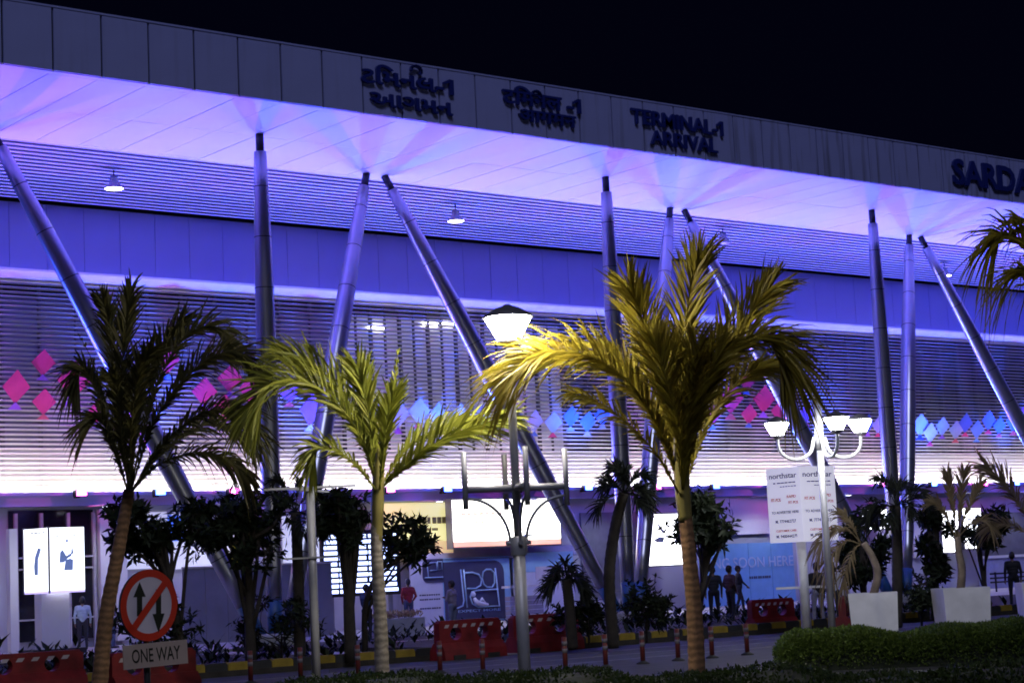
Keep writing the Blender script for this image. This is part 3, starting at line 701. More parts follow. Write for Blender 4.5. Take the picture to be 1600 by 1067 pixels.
# ------------------------------------------------------------------ street lamps
def lantern(t, c, s, glass):
    """cap, glass bowl and collar; c is the centre of the bowl's rim, s the rim radius"""
    MB().lathe([(.0,.5*s),(.12*s,.5*s),(.2*s,.44*s),(.5*s,.34*s),(.8*s,.17*s),(1.06*s,.0),(1.06*s,-.05*s),(.9*s,-.04*s)], c, 28).build('lantern_cap', LCAP, t)
    MB().lathe([(.93*s,-.05*s),(.9*s,-.16*s),(.46*s,-.98*s),(.0,-1.0*s)], c, 28).build('lantern_glass', glass, t)
    MB().lathe([(.0,-.97*s),(.5*s,-.98*s),(.48*s,-1.12*s),(.16*s,-1.3*s),(.0,-1.3*s)], c, 20).build('lantern_collar', LCAP, t)
def arc(c, u, v, a0, a1, n=12): return [Vector(c)+u*math.cos(math.radians(a0+(a1-a0)*i/n))+v*math.sin(math.radians(a0+(a1-a0)*i/n)) for i in range(n+1)]
# tall lamp with one lantern and four empty arms
D = 24.2; c = dep(797, 490, D); q0 = dep(806, 760, D)
bx_, by_ = q0.x, q0.y
t = thing('street_lamp', (bx_,by_,0), 'tall street lamp with one large lit lantern and four empty arms', 'street lamp')
zr = c.z; zbar = dep(806, 762, D).z; zcol = dep(806, 848, D).z
lantern(t, Vector((bx_,by_,zr)), .315, LAMPG)
MB().tube([(bx_,by_,zcol-.12),(bx_,by_,zr-.4)], .055, 14).build('upper_pole', STEEL, t)
MB().tube([(bx_,by_,0),(bx_,by_,zcol-.1)], .08, 16).build('pole', STEEL, t)
MB().lathe([(.2,0),(.2,.03),(.1,.06)], (bx_,by_,0), 16).build('base_plate', STEEL, t)
MB().lathe([(.1,-.16),(.11,-.1),(.11,.05),(.08,.08)], (bx_,by_,zcol), 16).build('collar', STEEL, t)
ang0 = math.atan2(_r0.y, _r0.x)
for k in range(4):
    g = ang0+math.radians(12)+k*PI/2; u = Vector((math.cos(g), math.sin(g), 0)); R_ = .66
    e = Vector((bx_,by_,zbar))+u*R_
    am = MB().tube([Vector((bx_,by_,zbar))+u*.06, e-u*.03], .045, 10).build('arm', STEEL, t)
    MB().tube([e-Z*.25, e+Z*.48], .036, 10).build('holder', STEEL, am)
    pts = arc(Vector((bx_,by_,zcol))+u*R_*.96, -u*(R_*.8), Z*(zbar-zcol-.12), 0, 90)
    MB().tube(pts, .02, 8).build('bracket', STEEL, am)
    MB().tube([Vector((bx_,by_,zcol))+u*.08, Vector((bx_,by_,zcol))+u*.16], .03, 8).build('stub', STEEL, am)
# three headed lamp
D = 37; c = dep(1288, 800, D); bx_, by_ = c.x, c.y
t = thing('three_headed_lamp', (bx_,by_,0), 'white street lamp with several glowing lanterns on curved arms before the ad box', 'street lamp')
zt = dep(1281, 640, D).z; za_ = dep(1283, 690, D).z; zl = dep(1280, 650, D).z
MB().tube([(bx_,by_,0),(bx_,by_,za_-.1)], .07, 14).build('pole', STEEL, t)
MB().tube([(bx_,by_,za_-.15),(bx_,by_,zt+.12)], .085, 16).build('head', STEEL, t)
MB().lathe([(.0,.06),(.07,.045),(.105,0),(.085,-.03)], (bx_,by_,zt+.15), 16).build('head_cap', LCAP, t)
for k, (a_, lh) in enumerate(((180,0),(0,0),(277,.0))):
    g = ang0+math.radians(a_+8); u = Vector((math.cos(g), math.sin(g), 0)); R_ = .84
    cc = Vector((bx_,by_,za_-.02))
    pts = arc(cc+u*(R_*.58), -u*(R_*.42), -Z*.3, 0, 180)
    pts = [cc+u*.1+Z*.12]+pts+[cc+u*R_+Z*.16]
    ar = MB().tube(pts, .033, 10).build('arm', LWHITE, t)
    lantern(ar, cc+u*R_+Z*(zl-za_-.06+lh), .25, LAMPS)

# unlit T shaped pole at the left of the middle palm
D = 28; c = dep(489, 900, D); bx_, by_ = c.x, c.y
t = thing('cross_arm_pole', (bx_,by_,0), 'slim grey pole with flat crossbars left of the middle palm', 'pole')
zt = dep(486, 762, D).z
MB().tube([(bx_,by_,0),(bx_,by_,zt)], .065, 14).build('pole', STEEL, t)
MB().obox((bx_,by_,zt+.012), _r0*.68, Vector((_f.x,_f.y,0)).normalized()*.06, Z*.015).build('cross_arm', STEEL, t)
MB().obox((bx_,by_,zt-.03), Vector((_f.x,_f.y,0)).normalized()*.55+_r0*.18, _r0*.05, Z*.014).build('cross_arm', STEEL, t)
MB().obox((bx_,by_,dep(488,871,D).z), _r0*.4, Vector((_f.x,_f.y,0)).normalized()*.09, Z*.012).build('lower_plate', STEEL, t)

# ------------------------------------------------------------------ palms
def cat(P, n=26):
    P = [Vector(p) for p in P]; P = [P[0]*2-P[1]]+P+[P[-1]*2-P[-2]]; out = []
    m_ = len(P)-3
    for i in range(n+1):
        s = m_*i/n; k = min(int(s), m_-1); u = s-k
        a, b, c_, d = P[k:k+4]
        out.append(.5*((2*b)+(c_-a)*u+(2*a-5*b+4*c_-d)*u*u+(3*b-a-3*c_+d)*u**3))
    return out
def frond(pts, L, n, M, parent, droop=.3, width=.031, start=.06, rr=.016, spread=36, back=.2, lift=.62):
    q = MB(); S = cat(pts, 26)
    q.tube(S, [rr*(1-.8*i/26) for i in range(27)], 6)
    q.cur = 0
    toc = (CAM-S[13]).normalized()
    n = int(n*.95)
    for i in range(n):
        t_ = start+(1-start)*(i+random.random()*.8)/n; s = min(t_*26, 25.99); k = int(s); p = S[k].lerp(S[k+1], s-k)
        T = (S[min(k+2,26)]-S[max(k-1,0)]).normalized()
        N = (toc+Vector((0,0,.45))).normalized(); Sd = T.cross(N).normalized(); N = Sd.cross(T).normalized()
        env = min(1, .12+1.8*(t_-start))*(1-.4*t_**3)*L*1.3
        for sd in (-1, 1):
            ph = random.gauss(0, .5); S0, N0 = Sd, N; Sq = Sd*math.cos(ph)+N*math.sin(ph)
            a = math.radians(spread*(.3+.7*math.sin(PI*min(1, .12+.8*t_)))+random.uniform(-8,8))
            l = env*random.uniform(.7,1.12)
            d = T*math.cos(a)+Sq*(sd*math.sin(a))+N*random.uniform(-.1,back)+Vector((0,0,lift*(1-t_)**.8))
            d.normalize(); dr = (droop+.14)*random.uniform(.4,1.6); bend = rnd()*.12*l
            wv = (d.cross(N)*random.uniform(.5,1)+N*random.uniform(-.6,.6)).normalized()
            pr = [p + d*(l*u)+Vector((0,0,-dr*l*u**2.4))+bend*(u*u) for u in (0,.3,.62,.86,1)]
            ws = [width*w_*random.uniform(.8,1.1) for w_ in (.3,.52,.46,.24)]
            vs = []
            for pp, ww in zip(pr, ws): vs += [pp-wv*ww, pp+wv*ww]
            vs.append(pr[-1])
            q.add(vs, [(0,1,3,2),(2,3,5,4),(4,5,7,6),(6,7,8)])
    return q.build('frond', M, parent)
def P3(D, *pts): return [dep(x, y, D+(o[0] if o else 0)) for x, y, *o in pts]
def palm_trunk(t, pts, r0, r1, M=TRUNK, rings=True, shaft=None):
    S = cat(pts, 40); rr = []
    for i in range(41):
        r = r0+(r1-r0)*i/40
        rr.append(r*(1+(.07 if rings and i % 2 else 0)))
    MB().tube(S, rr, 14).build('trunk', M, t)
    if shaft:
        S2 = cat(shaft[0], 16); a, b = shaft[1], shaft[2]
        MB().tube(S2, [a+(b-a)*(i/16)**1.3+.03*math.sin(PI*i/16) for i in range(17)], 12).build('crownshaft', SHAFT, t)

# large palm lit by the lantern
D = 25.0; root = dep(1090, 1078, D); root.z = 0
t = thing('palm_tree', root, 'large yellow green palm with broad arching fronds right of the tall lamp', 'palm tree', 'palms on the median')
palm_trunk(t, [root, dep(1085,960,D), dep(1074,840,D), dep(1067,765,D)], .115, .078, shaft=([dep(1071,815,D), dep(1066,760,D), dep(1063,700,D), dep(1062,650,D)], .09, .05))
for pts, L, n, dr in (
  (((1064,765,0),(1035,680,-.1),(990,605,-.25),(925,558,-.5),(850,552,-.7),(795,585,-.8)), .85, 150, .3),
  (((1064,765,.1),(1060,650,.2),(1066,540,.25),(1080,450,.2),(1092,405,.1)), .66, 120, .0),
  (((1068,765,0),(1088,670,-.1),(1122,585,-.25),(1170,530,-.4),(1212,540,-.5),(1232,580,-.5)), .8, 140, .4),
  (((1064,765,.15),(1045,660,.3),(1020,560,.35),(1000,490,.3),(985,450,.2)), .72, 120, .03),
  (((1060,770,-.1),(1030,715,-.3),(985,665,-.5),(935,628,-.7),(893,614,-.8)), .4, 50, .25),
  (((1068,765,.2),(1090,650,.4),(1130,550,.5),(1175,485,.5),(1205,450,.4)), .72, 120, .08),
  (((1064,765,.5),(1030,660,.9),(985,585,1.2),(930,540,1.4)), .7, 90, .25),
  (((1069,765,.4),(1105,660,.9),(1160,590,1.2),(1205,570,1.4)), .7, 90, .3),
  (((1066,765,-.2),(1060,670,-.45),(1040,590,-.6),(1025,535,-.65)), .7, 110, .1),
  (((1067,765,-.2),(1082,670,-.4),(1105,590,-.55),(1130,545,-.6)), .7, 110, .12),
  (((1066,765,-.2),(1072,680,-.4),(1080,600,-.55),(1088,540,-.6)), .65, 100, .06)):
    frond(P3(D, *pts), L, n, PALM, t, droop=dr)
# middle palm
D = 25.2; root = dep(598, 1080, D); root.z = 0
t = thing('palm_tree', root, 'smaller yellow green palm with pale ringed trunk left of the tall lamp', 'palm tree', 'palms on the median')
palm_trunk(t, [root, dep(594,960,D), dep(588,850,D), dep(590,780,D)], .1, .062, PTRUNK, shaft=([dep(589,850,D), dep(590,790,D), dep(592,740,D), dep(594,700,D)], .066, .04))
for pts, L, n, dr in (
  (((590,765,0),(572,700,-.1),(535,640,-.3),(480,598,-.5),(425,600,-.7),(395,640,-.8)), .72, 120, .3),
  (((594,765,0),(625,735,-.1),(675,697,-.2),(730,672,-.3),(790,652,-.35)), .58, 100, .1),
  (((592,750,.1),(602,680,.1),(614,610,.1),(622,545,.1)), .12, 16, .0),
  (((588,765,.2),(570,690,.35),(540,620,.5),(490,570,.6),(440,550,.6)), .62, 90, .2),
  (((587,765,-.1),(560,730,-.3),(525,703,-.5),(497,700,-.6),(485,725,-.6)), .42, 60, .4),
  (((591,765,.0),(583,690,.1),(570,620,.1),(558,575,.1)), .55, 80, .05),
  (((593,765,-.1),(600,700,-.2),(606,650,-.2),(618,610,-.2)), .42, 60, .05),
  (((594,760,.3),(640,695,.6),(690,668,.8),(740,660,.9)), .5, 60, .2)):
    frond(P3(D, *pts), L, n, PALMG, t, droop=dr)
# dark palm on the left
D = 26.5; root = dep(152, 1085, D); root.z = 0
t = thing('palm_tree', root, 'dark full crowned palm with leaning brown trunk behind the traffic sign', 'palm tree', 'palms on the median')
palm_trunk(t, [root, dep(165,970,D), dep(185,860,D), dep(202,765,D)], .115, .075)
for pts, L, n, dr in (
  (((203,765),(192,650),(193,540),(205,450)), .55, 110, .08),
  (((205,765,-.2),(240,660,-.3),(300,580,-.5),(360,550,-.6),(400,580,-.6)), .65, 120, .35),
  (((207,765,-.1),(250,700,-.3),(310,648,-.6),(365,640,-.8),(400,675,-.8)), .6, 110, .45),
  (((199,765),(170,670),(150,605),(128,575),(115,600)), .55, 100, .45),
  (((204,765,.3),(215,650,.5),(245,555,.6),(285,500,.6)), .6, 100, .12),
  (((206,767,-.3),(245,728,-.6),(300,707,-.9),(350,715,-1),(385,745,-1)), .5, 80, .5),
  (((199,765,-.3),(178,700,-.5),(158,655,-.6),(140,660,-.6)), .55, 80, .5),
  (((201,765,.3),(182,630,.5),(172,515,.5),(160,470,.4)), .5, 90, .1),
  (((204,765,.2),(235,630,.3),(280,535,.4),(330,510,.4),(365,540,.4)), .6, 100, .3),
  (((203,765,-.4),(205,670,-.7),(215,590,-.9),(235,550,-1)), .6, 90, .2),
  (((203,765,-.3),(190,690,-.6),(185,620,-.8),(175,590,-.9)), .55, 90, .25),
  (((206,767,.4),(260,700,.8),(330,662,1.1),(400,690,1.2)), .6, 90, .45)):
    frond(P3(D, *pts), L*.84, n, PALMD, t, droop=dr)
for pts in (((204,755),(235,640),(262,530),(280,470)), ((204,755),(150,580),(122,520))): frond(P3(D, *pts), .08, 10, PALMD, t, rr=.012)
# palm at the right edge
D = 22; root = dep(1668, 1100, D); root.z = 0
t = thing('palm_tree', root, 'drooping brown green palm fronds entering at the upper right edge', 'palm tree', 'palms on the median')
palm_trunk(t, [root, dep(1665,850,D), dep(1660,560,D)], .16, .11)
for pts, L, n, dr in ((((1660,560),(1640,450),(1605,385),(1572,365),(1552,380)), .6, 60, .8), (((1660,560,.3),(1650,430,.3),(1625,365,.2),(1590,345,.1)), .5, 50, .6), (((1660,560,-.3),(1640,480,-.4),(1612,430,-.5),(1590,425,-.5)), .6, 50, .9),
                   (((1660,560,-.2),(1680,450,-.3),(1720,400,-.5),(1770,420,-.6)), .6, 50, .6)):
    frond(P3(D, *pts), L, n, PALM, t, droop=dr)

# ------------------------------------------------------------------ broadleaf trees and dark palms by the columns
def leaf(q, p, d, l, w, up):
    d = d.normalized(); s = d.cross(up)
    if s.length < .05: s = d.cross(X)
    s.normalize(); n = s.cross(d)
    q.add([p, p+d*l*.45-s*w*.5+n*w*.12, p+d*l*.45+s*w*.5+n*w*.12, p+d*l-n*l*.08, p+d*l*.5], [(0,1,4),(0,4,2),(1,3,4),(4,3,2)])
def rosette_tree(label, D, trunk, crown, tips, name='broadleaf_tree', ls=.3, forks=5, M=LEAF, tr=.11, group='dark trees in the planting beds'):
    base = dep(trunk[0][0], trunk[0][1], D); base.z = .1
    t = thing(name, base, label, 'tree', group)
    tp = [base]+[dep(x, y, D) for x, y in trunk[1:]]
    S = cat(tp, 12); MB().tube(S, [tr*(1-.5*i/12) for i in range(13)], 8).build('trunk', BARK, t)
    qb = MB(); ql = MB()
    x0, y0, x1, y1 = crown; top = S[-1]
    rx = abs(x1-x0)/2*D/FPX; rz = abs(y1-y0)/2*D/FPX; cc = dep((x0+x1)/2, (y0+y1)/2, D)
    hubs = []; fd = Vector((_f.x,_f.y,0)); forks = int(forks*1.8)+3
    for i in range(forks):
        v = rnd(); v = v.normalized()*random.uniform(.35,.95); h = cc+_r0*(v.x*rx)+fd*(v.y*rx*.8)+Z*(v.z*rz*.8)
        mid = top.lerp(h, .5)+Vector((random.uniform(-.2,.2),random.uniform(-.2,.2),-.15))
        s0 = S[random.randint(2,12)]
        MB().tube(cat([s0, mid, h], 6), [tr*.42*(1-.1*j) for j in range(7)], 6).build('branch', BARK, t); hubs.append((h, random.uniform(.18,.5)*min(rx,rz)))
    for i in range(int(tips*1.5)):
        h, hr = random.choice(hubs)
        v = rnd().normalized()*random.uniform(.2,1)**.7
        p = h+v*hr*Vector((1.25,1.25,.8)).length/1.9
        if i % 2 == 0: qb.tube([h, h.lerp(p,.5)+rnd()*.08, p], [.016,.012,.008], 4, caps=False)
        ax = ((p-h).normalized()+Z*.4+rnd()*.4).normalized(); a = ax.orthogonal().normalized(); b = ax.cross(a)
        for k in range(random.randint(5,10)):
            g = k*2.4; el = random.uniform(-.2,.9)
            leaf(ql, p+ax*random.uniform(-.08,.08), (a*math.cos(g)+b*math.sin(g))*math.cos(el)+ax*math.sin(el), ls*random.uniform(.45,1.0), ls*.28, ax)
    o_ = qb.build('twigs', BARK, t); o_['kind'] = 'stuff'; ql.build('crown', M, t)
    return t
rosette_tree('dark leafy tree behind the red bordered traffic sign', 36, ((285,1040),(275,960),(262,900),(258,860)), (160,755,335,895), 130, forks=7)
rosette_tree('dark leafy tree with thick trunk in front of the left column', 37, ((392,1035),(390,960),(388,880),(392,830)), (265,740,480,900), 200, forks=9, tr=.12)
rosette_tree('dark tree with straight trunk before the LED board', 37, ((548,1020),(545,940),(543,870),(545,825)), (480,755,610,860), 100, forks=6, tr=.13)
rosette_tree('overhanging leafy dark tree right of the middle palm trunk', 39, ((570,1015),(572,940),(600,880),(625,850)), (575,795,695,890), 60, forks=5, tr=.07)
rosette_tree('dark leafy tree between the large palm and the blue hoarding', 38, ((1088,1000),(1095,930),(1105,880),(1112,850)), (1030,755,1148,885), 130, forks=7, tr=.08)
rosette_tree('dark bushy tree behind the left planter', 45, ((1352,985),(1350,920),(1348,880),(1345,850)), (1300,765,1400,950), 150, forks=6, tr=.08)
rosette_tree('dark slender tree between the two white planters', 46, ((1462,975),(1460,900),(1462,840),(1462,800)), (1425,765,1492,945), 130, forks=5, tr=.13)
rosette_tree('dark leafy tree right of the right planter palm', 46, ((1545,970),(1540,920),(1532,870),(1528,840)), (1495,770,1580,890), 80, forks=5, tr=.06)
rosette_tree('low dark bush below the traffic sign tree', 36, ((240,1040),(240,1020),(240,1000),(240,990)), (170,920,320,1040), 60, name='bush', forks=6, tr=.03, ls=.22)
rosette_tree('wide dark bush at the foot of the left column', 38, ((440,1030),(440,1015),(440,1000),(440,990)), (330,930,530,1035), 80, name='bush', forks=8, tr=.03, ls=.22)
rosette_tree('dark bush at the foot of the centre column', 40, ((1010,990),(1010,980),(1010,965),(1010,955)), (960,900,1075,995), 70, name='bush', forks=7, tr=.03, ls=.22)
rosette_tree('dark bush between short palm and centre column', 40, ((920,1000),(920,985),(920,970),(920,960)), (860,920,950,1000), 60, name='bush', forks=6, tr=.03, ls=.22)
rosette_tree('dark bush behind the middle white planter', 42, ((1440,970),(1440,960),(1440,945),(1440,935)), (1400,890,1490,970), 60, name='bush', forks=6, tr=.03, ls=.22)
def dark_palm(label, D, trunk, hub, R_, n, M=PALMD, up=.35):
    base = dep(trunk[0][0], trunk[0][1], D); base.z = .1
    t = thing('palm_tree', base, label, 'palm tree', 'dark palms in the planting beds')
    h = dep(*hub, D)
    palm_trunk(t, [base]+[dep(x, y, D) for x, y in trunk[1:]]+[h], .12, .1, BARK)
    for k in range(n):
        g = 2*PI*k/n+random.uniform(-.2,.2); el = random.uniform(-.5,1.3); l = R_*random.uniform(.8,1.1)
        d = Vector((math.cos(g)*math.cos(el), math.sin(g)*math.cos(el), math.sin(el)))
        frond([h, h+d*l*.4+Z*.05, h+d*l*.75+Z*.02, h+d*l-Z*.18*l], .34, 26, M, t, droop=.2, width=.03, rr=.012, start=.25)
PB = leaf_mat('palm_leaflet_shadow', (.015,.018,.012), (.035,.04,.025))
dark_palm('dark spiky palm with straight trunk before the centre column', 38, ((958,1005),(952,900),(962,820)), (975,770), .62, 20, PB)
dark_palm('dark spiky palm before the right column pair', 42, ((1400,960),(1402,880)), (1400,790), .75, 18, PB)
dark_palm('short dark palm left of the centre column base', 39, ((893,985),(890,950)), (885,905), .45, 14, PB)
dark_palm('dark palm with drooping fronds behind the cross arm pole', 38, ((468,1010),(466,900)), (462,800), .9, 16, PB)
# ground cover in the beds
q = MB()
for i in range(1000):
    if random.random() < .5: x = random.uniform(12,22.7)
    else: x = random.uniform(25.7,44)
    y = random.uniform(32.4,43.5); s = random.uniform(.12,.34); g = random.uniform(0, 6.28)
    p = Vector((x,y,.1)); hgt = .1+.5*max(0, math.sin(x*1.7+y*.6))*random.random()
    for k in range(3):
        d = Vector((math.cos(g+k*2.1), math.sin(g+k*2.1), random.uniform(.3,1.6))); leaf(q, p+Z*hgt*random.random(), d, s*1.3, s*.45, Z)
o = q.build('ground_cover', LEAF); o['kind'] = 'stuff'; tag(o, 'dark low shrubs and ground cover in the planting beds', 'shrubs')

# ------------------------------------------------------------------ hedges
def hedge(label, A, B, depth, h, M, n, ls):
    A, B = Vector(A), Vector(B); ax = (B-A).normalized(); L = (B-A).length; ay = Z.cross(ax)
    if ay.dot(Vector((_f.x,_f.y,0))) < 0: ay = -ay
    t = thing('hedge', ((A+B)/2), label, 'hedge', 'clipped hedges near the camera')
    q = MB(); ni, nj = 40, 8; vs = []
    def surf(u, v):     # u along, v over the section
        x = u*L; wob = .05*math.sin(x*2.3)+.04*math.sin(x*5.1+1)
        g = PI*v; yy = depth/2-(depth/2)*math.copysign(abs(math.cos(g))**.5, math.cos(g)); zz = (h+wob)*abs(math.sin(g))**.42
        e = min(1, min(x, L-x)/.35); zz *= .35+.65*math.sqrt(max(0, e))
        return A+ax*x+ay*yy+Z*zz
    for i in range(ni+1):
        for j in range(nj+1): p = surf(i/ni, j/nj); vs.append(Vector((p.x,p.y,p.z*.93))+ay*.0)
    q.add(vs, [(i*(nj+1)+j, (i+1)*(nj+1)+j, (i+1)*(nj+1)+j+1, i*(nj+1)+j+1) for i in range(ni) for j in range(nj)])
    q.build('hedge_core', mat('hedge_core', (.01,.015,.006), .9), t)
    q = MB()
    for i in range(n):
        u, v = random.random(), random.random(); p = surf(u, v)+rnd()*.035
        nn = (p-(A+ax*(u*L)+ay*depth/2)).normalized()
        leaf(q, p, (nn*.6+rnd()).normalized(), ls*random.uniform(.7,1.4), ls*.55, rnd().normalized())
    q.build('foliage', M, t)
a = dep(1212, 1000, 28); b = dep(1660, 1000, 27.5)
hedge('rounded clipped green hedge at the right in front of the planters', (a.x,a.y,0), (b.x,b.y,0), 2.6, .5, HEDGE, 30000, .05)
a = onZ(415, 1062, .42); b = onZ(1660, 1050, .42); dv = Vector((_f.x,_f.y,0)).normalized()
hedge('long low dark hedge along the bottom of the picture', (a.x-dv.x*2.2,a.y-dv.y*2.2,0), (b.x-dv.x*2.2,b.y-dv.y*2.2,0), 2.2, .45, HEDGED, 30000, .05)

# ------------------------------------------------------------------ red plastic barriers
def barrier(px, py, label, wpx, ang=0., D=None, h=.74):
    p = onZ(px, py) if D is None else dep(px, py, D); p.z = .003
    D_ = depth_of(p); L = wpx*D_/FPX/.8; ax = Vector((math.cos(ang), math.sin(ang), 0)); ay = Z.cross(ax)
    t = thing('road_barrier', p, label, 'barrier', 'red plastic road barriers')
    q = MB(); hl = L/2
    # foot: stepped trapezoid
    prof = [(-.24,0),(.24,0),(.22,.2),(.12,.34),(-.12,.34),(-.22,.2)]
    q.prism(prof, p-ax*hl, ay, Z, ax*L).build('foot', RED, t)
    # upper wall with two round holes, built as a bmesh grid with openings
    z0, z1 = .341, h; ho = [(-L*.24, z0+(h-z0)*.45), (L*.2, z0+(h-z0)*.45)]; r = .135
    q = MB(); n = 16; yy = .085
    xs_ = [-hl, (ho[0][0]+ho[1][0])/2, hl]
    for k, (hx, hz) in enumerate(ho):
        xa, xb = xs_[k], xs_[k+1]
        for sy in (-1, 1):
            vs = []; 
            for i in range(n):
                g = 2*PI*i/n; c_, s_ = math.cos(g), math.sin(g)
                vs.append(p+ax*(hx+r*1.15*c_)+Z*(hz+r*s_)+ay*(sy*yy))
            for i in range(n):
                g = 2*PI*i/n; c_, s_ = math.cos(g), math.sin(g); m_ = max(abs(c_), abs(s_)); c_, s_ = c_/m_, s_/m_
                X_ = (hx+(xb-hx)*c_) if c_ > 0 else (hx+(hx-xa)*c_); Z_ = (hz+(z1-hz)*s_) if s_ > 0 else (hz+(hz-z0)*s_)
                vs.append(p+ax*X_+Z*Z_+ay*(sy*yy))
            fs = [(i,(i+1)%n,n+(i+1)%n,n+i) for i in range(n)]
            if sy > 0: fs = [tuple(reversed(f)) for f in fs]
            q.add(vs, fs)
        q.add([p+ax*(hx+r*1.15*math.cos(2*PI*i/n))+Z*(hz+r*math.sin(2*PI*i/n))+ay*(sy*yy) for sy in (-1,1) for i in range(n)], [(i,n+i,n+(i+1)%n,(i+1)%n) for i in range(n)])
    q.add([p-ax*hl+Z*z+ay*y for y in (-yy,yy) for z in (z0,z1)], [(0,2,3,1)]); q.add([p+ax*hl+Z*z+ay*y for y in (-yy,yy) for z in (z0,z1)], [(0,1,3,2)])
    q.add([p+ax*x+Z*z1+ay*y for y in (-yy,yy) for x in (-hl,hl)], [(0,1,3,2)])
    wl = q.build('upper_wall', RED, t)
    MB().prism([(-hl*.98,h-.001),(hl*.98,h-.001),(hl*.93,h+.05),(-hl*.93,h+.05)], p-ay*.07, ax, Z, ay*.14).build('top_rail', RED, t)
    WT = mat('reflective_white', (.45,.38,.4), .5)
    n_ = 6
    for i in range(n_):
        x = -hl*.85+i*L*.85/n_
        MB().prism([(x,h-.1),(x+L*.06,h-.1),(x+L*.085,h-.035),(x+L*.025,h-.035)], p-ay*(yy+.002), ax, Z, -ay*.004).build('stripe', WT, wl)
    for sx in (-1, 1): MB().obox(p+ax*(sx*hl*.55)+Z*.05-ay*.245, ax*.16, ay*.012, Z*.045).build('fork_slot', BLK, t)
    return t
barrier(733, 1028, 'red plastic barrier with two holes left of the tall lamp post', 105, ang=.1)
barrier(852, 1017, 'red plastic barrier with two holes just right of the tall lamp post', 110, ang=.05)
barrier(1207, 987, 'red plastic barrier with two holes below the blue hoarding', 72, ang=-.05)
barrier(1322, 985, 'narrow red barrier showing left of the first white planter', 46, ang=.6)
barrier(45, 1085, 'red plastic barrier at the lower left corner', 150, D=33, ang=.1, h=.64)
barrier(238, 1068, 'red plastic barrier behind the ONE WAY plate', 125, D=30, ang=.12, h=.66)

# ------------------------------------------------------------------ white planters with palms
def planter(px, py, wpx, label, ang, palmlabel, fr, hpx=66, M=PALMDRY, trunk=None):
    p = onZ(px, py); p.z = 0; D = depth_of(p); s = wpx*D/FPX/1.38; h = hpx*D/FPX
    ax = Vector((math.cos(ang), math.sin(ang), 0)); ay = Z.cross(ax); hs = s/2; b_ = s*.46
    t = thing('planter', p, label, 'planter', 'white square planters')
    q = MB(); vs = [p+ax*i*b_+ay*j*b_ for i, j in ((-1,-1),(1,-1),(1,1),(-1,1))]+[p+ax*i*hs+ay*j*hs+Z*h for i, j in ((-1,-1),(1,-1),(1,1),(-1,1))]
    ins = [p+ax*i*hs*.9+ay*j*hs*.9+Z*h for i, j in ((-1,-1),(1,-1),(1,1),(-1,1))]+[p+ax*i*hs*.9+ay*j*hs*.9+Z*(h-.12) for i, j in ((-1,-1),(1,-1),(1,1),(-1,1))]
    q.add(vs+ins, [(3,2,1,0),(0,1,5,4),(1,2,6,5),(2,3,7,6),(3,0,4,7),(4,5,9,8),(5,6,10,9),(6,7,11,10),(7,4,8,11),(8,9,13,12),(9,10,14,13),(10,11,15,14),(11,8,12,15)])
    q.build('planter_box', PWHITE, t)
    MB().add(ins[4:], [(0,1,2,3)]).build('planting_soil', SOIL, t)
    if fr:
        t2 = thing('planter_palm', p+Z*(h-.12), palmlabel, 'palm tree', 'palms in the white planters')
        P = [p+Z*(h-.12)]+[dep(x, y, D) for x, y in trunk]
        palm_trunk(t2, P, .09, .065, mat('planter_palm_trunk', (.26,.2,.15), .85, var=.3, scale=5, bump=.4))
        for pts, L, n, dr in fr: frond(P3(D, *pts), L, n, M, t2, droop=dr, width=.035, start=.2)
planter(1368, 992, 104, 'left white square planter standing behind the hedge', .72, 'withered palm with a bent trunk in the left white planter', 
        ((((1345,848),(1325,828),(1300,830),(1280,850)), .5, 34, .7), (((1345,848),(1330,820),(1310,800)), .4, 26, .3), (((1345,850),(1322,845),(1300,868),(1292,905)), .45, 30, .9), (((1345,850),(1335,858),(1322,890),(1318,920)), .3, 20, .9)), trunk=((1371,898),(1364,872),(1350,848)))
planter(1505, 984, 102, 'middle white square planter with an upright palm', .95, 'upright young palm in the middle white planter',
        ((((1494,840),(1490,800),(1484,765),(1480,740)), .4, 34, .05), (((1496,840),(1500,800),(1504,760),(1506,738)), .42, 36, .05), (((1497,840),(1508,805),(1522,775),(1532,755)), .4, 30, .15), (((1493,840),(1480,810),(1468,790),(1455,785)), .4, 28, .3), (((1497,840),(1515,820),(1535,812),(1550,825)), .35, 26, .5)), M=PALMDRY, trunk=((1503,890),(1498,862),(1496,838)))
planter(1634, 975, 104, 'white square planter cut off by the right edge', .8, 'palm with fanning brown frond at the right edge above its planter',
        ((((1628,850),(1600,800),(1570,755),(1540,728)), .75, 60, .25), (((1628,850),(1600,830),(1570,818),(1545,822)), .55, 40, .3), (((1630,850),(1640,790),(1660,750)), .6, 40, .2)), M=PALMDRY, trunk=((1632,895),(1630,870),(1628,850)))

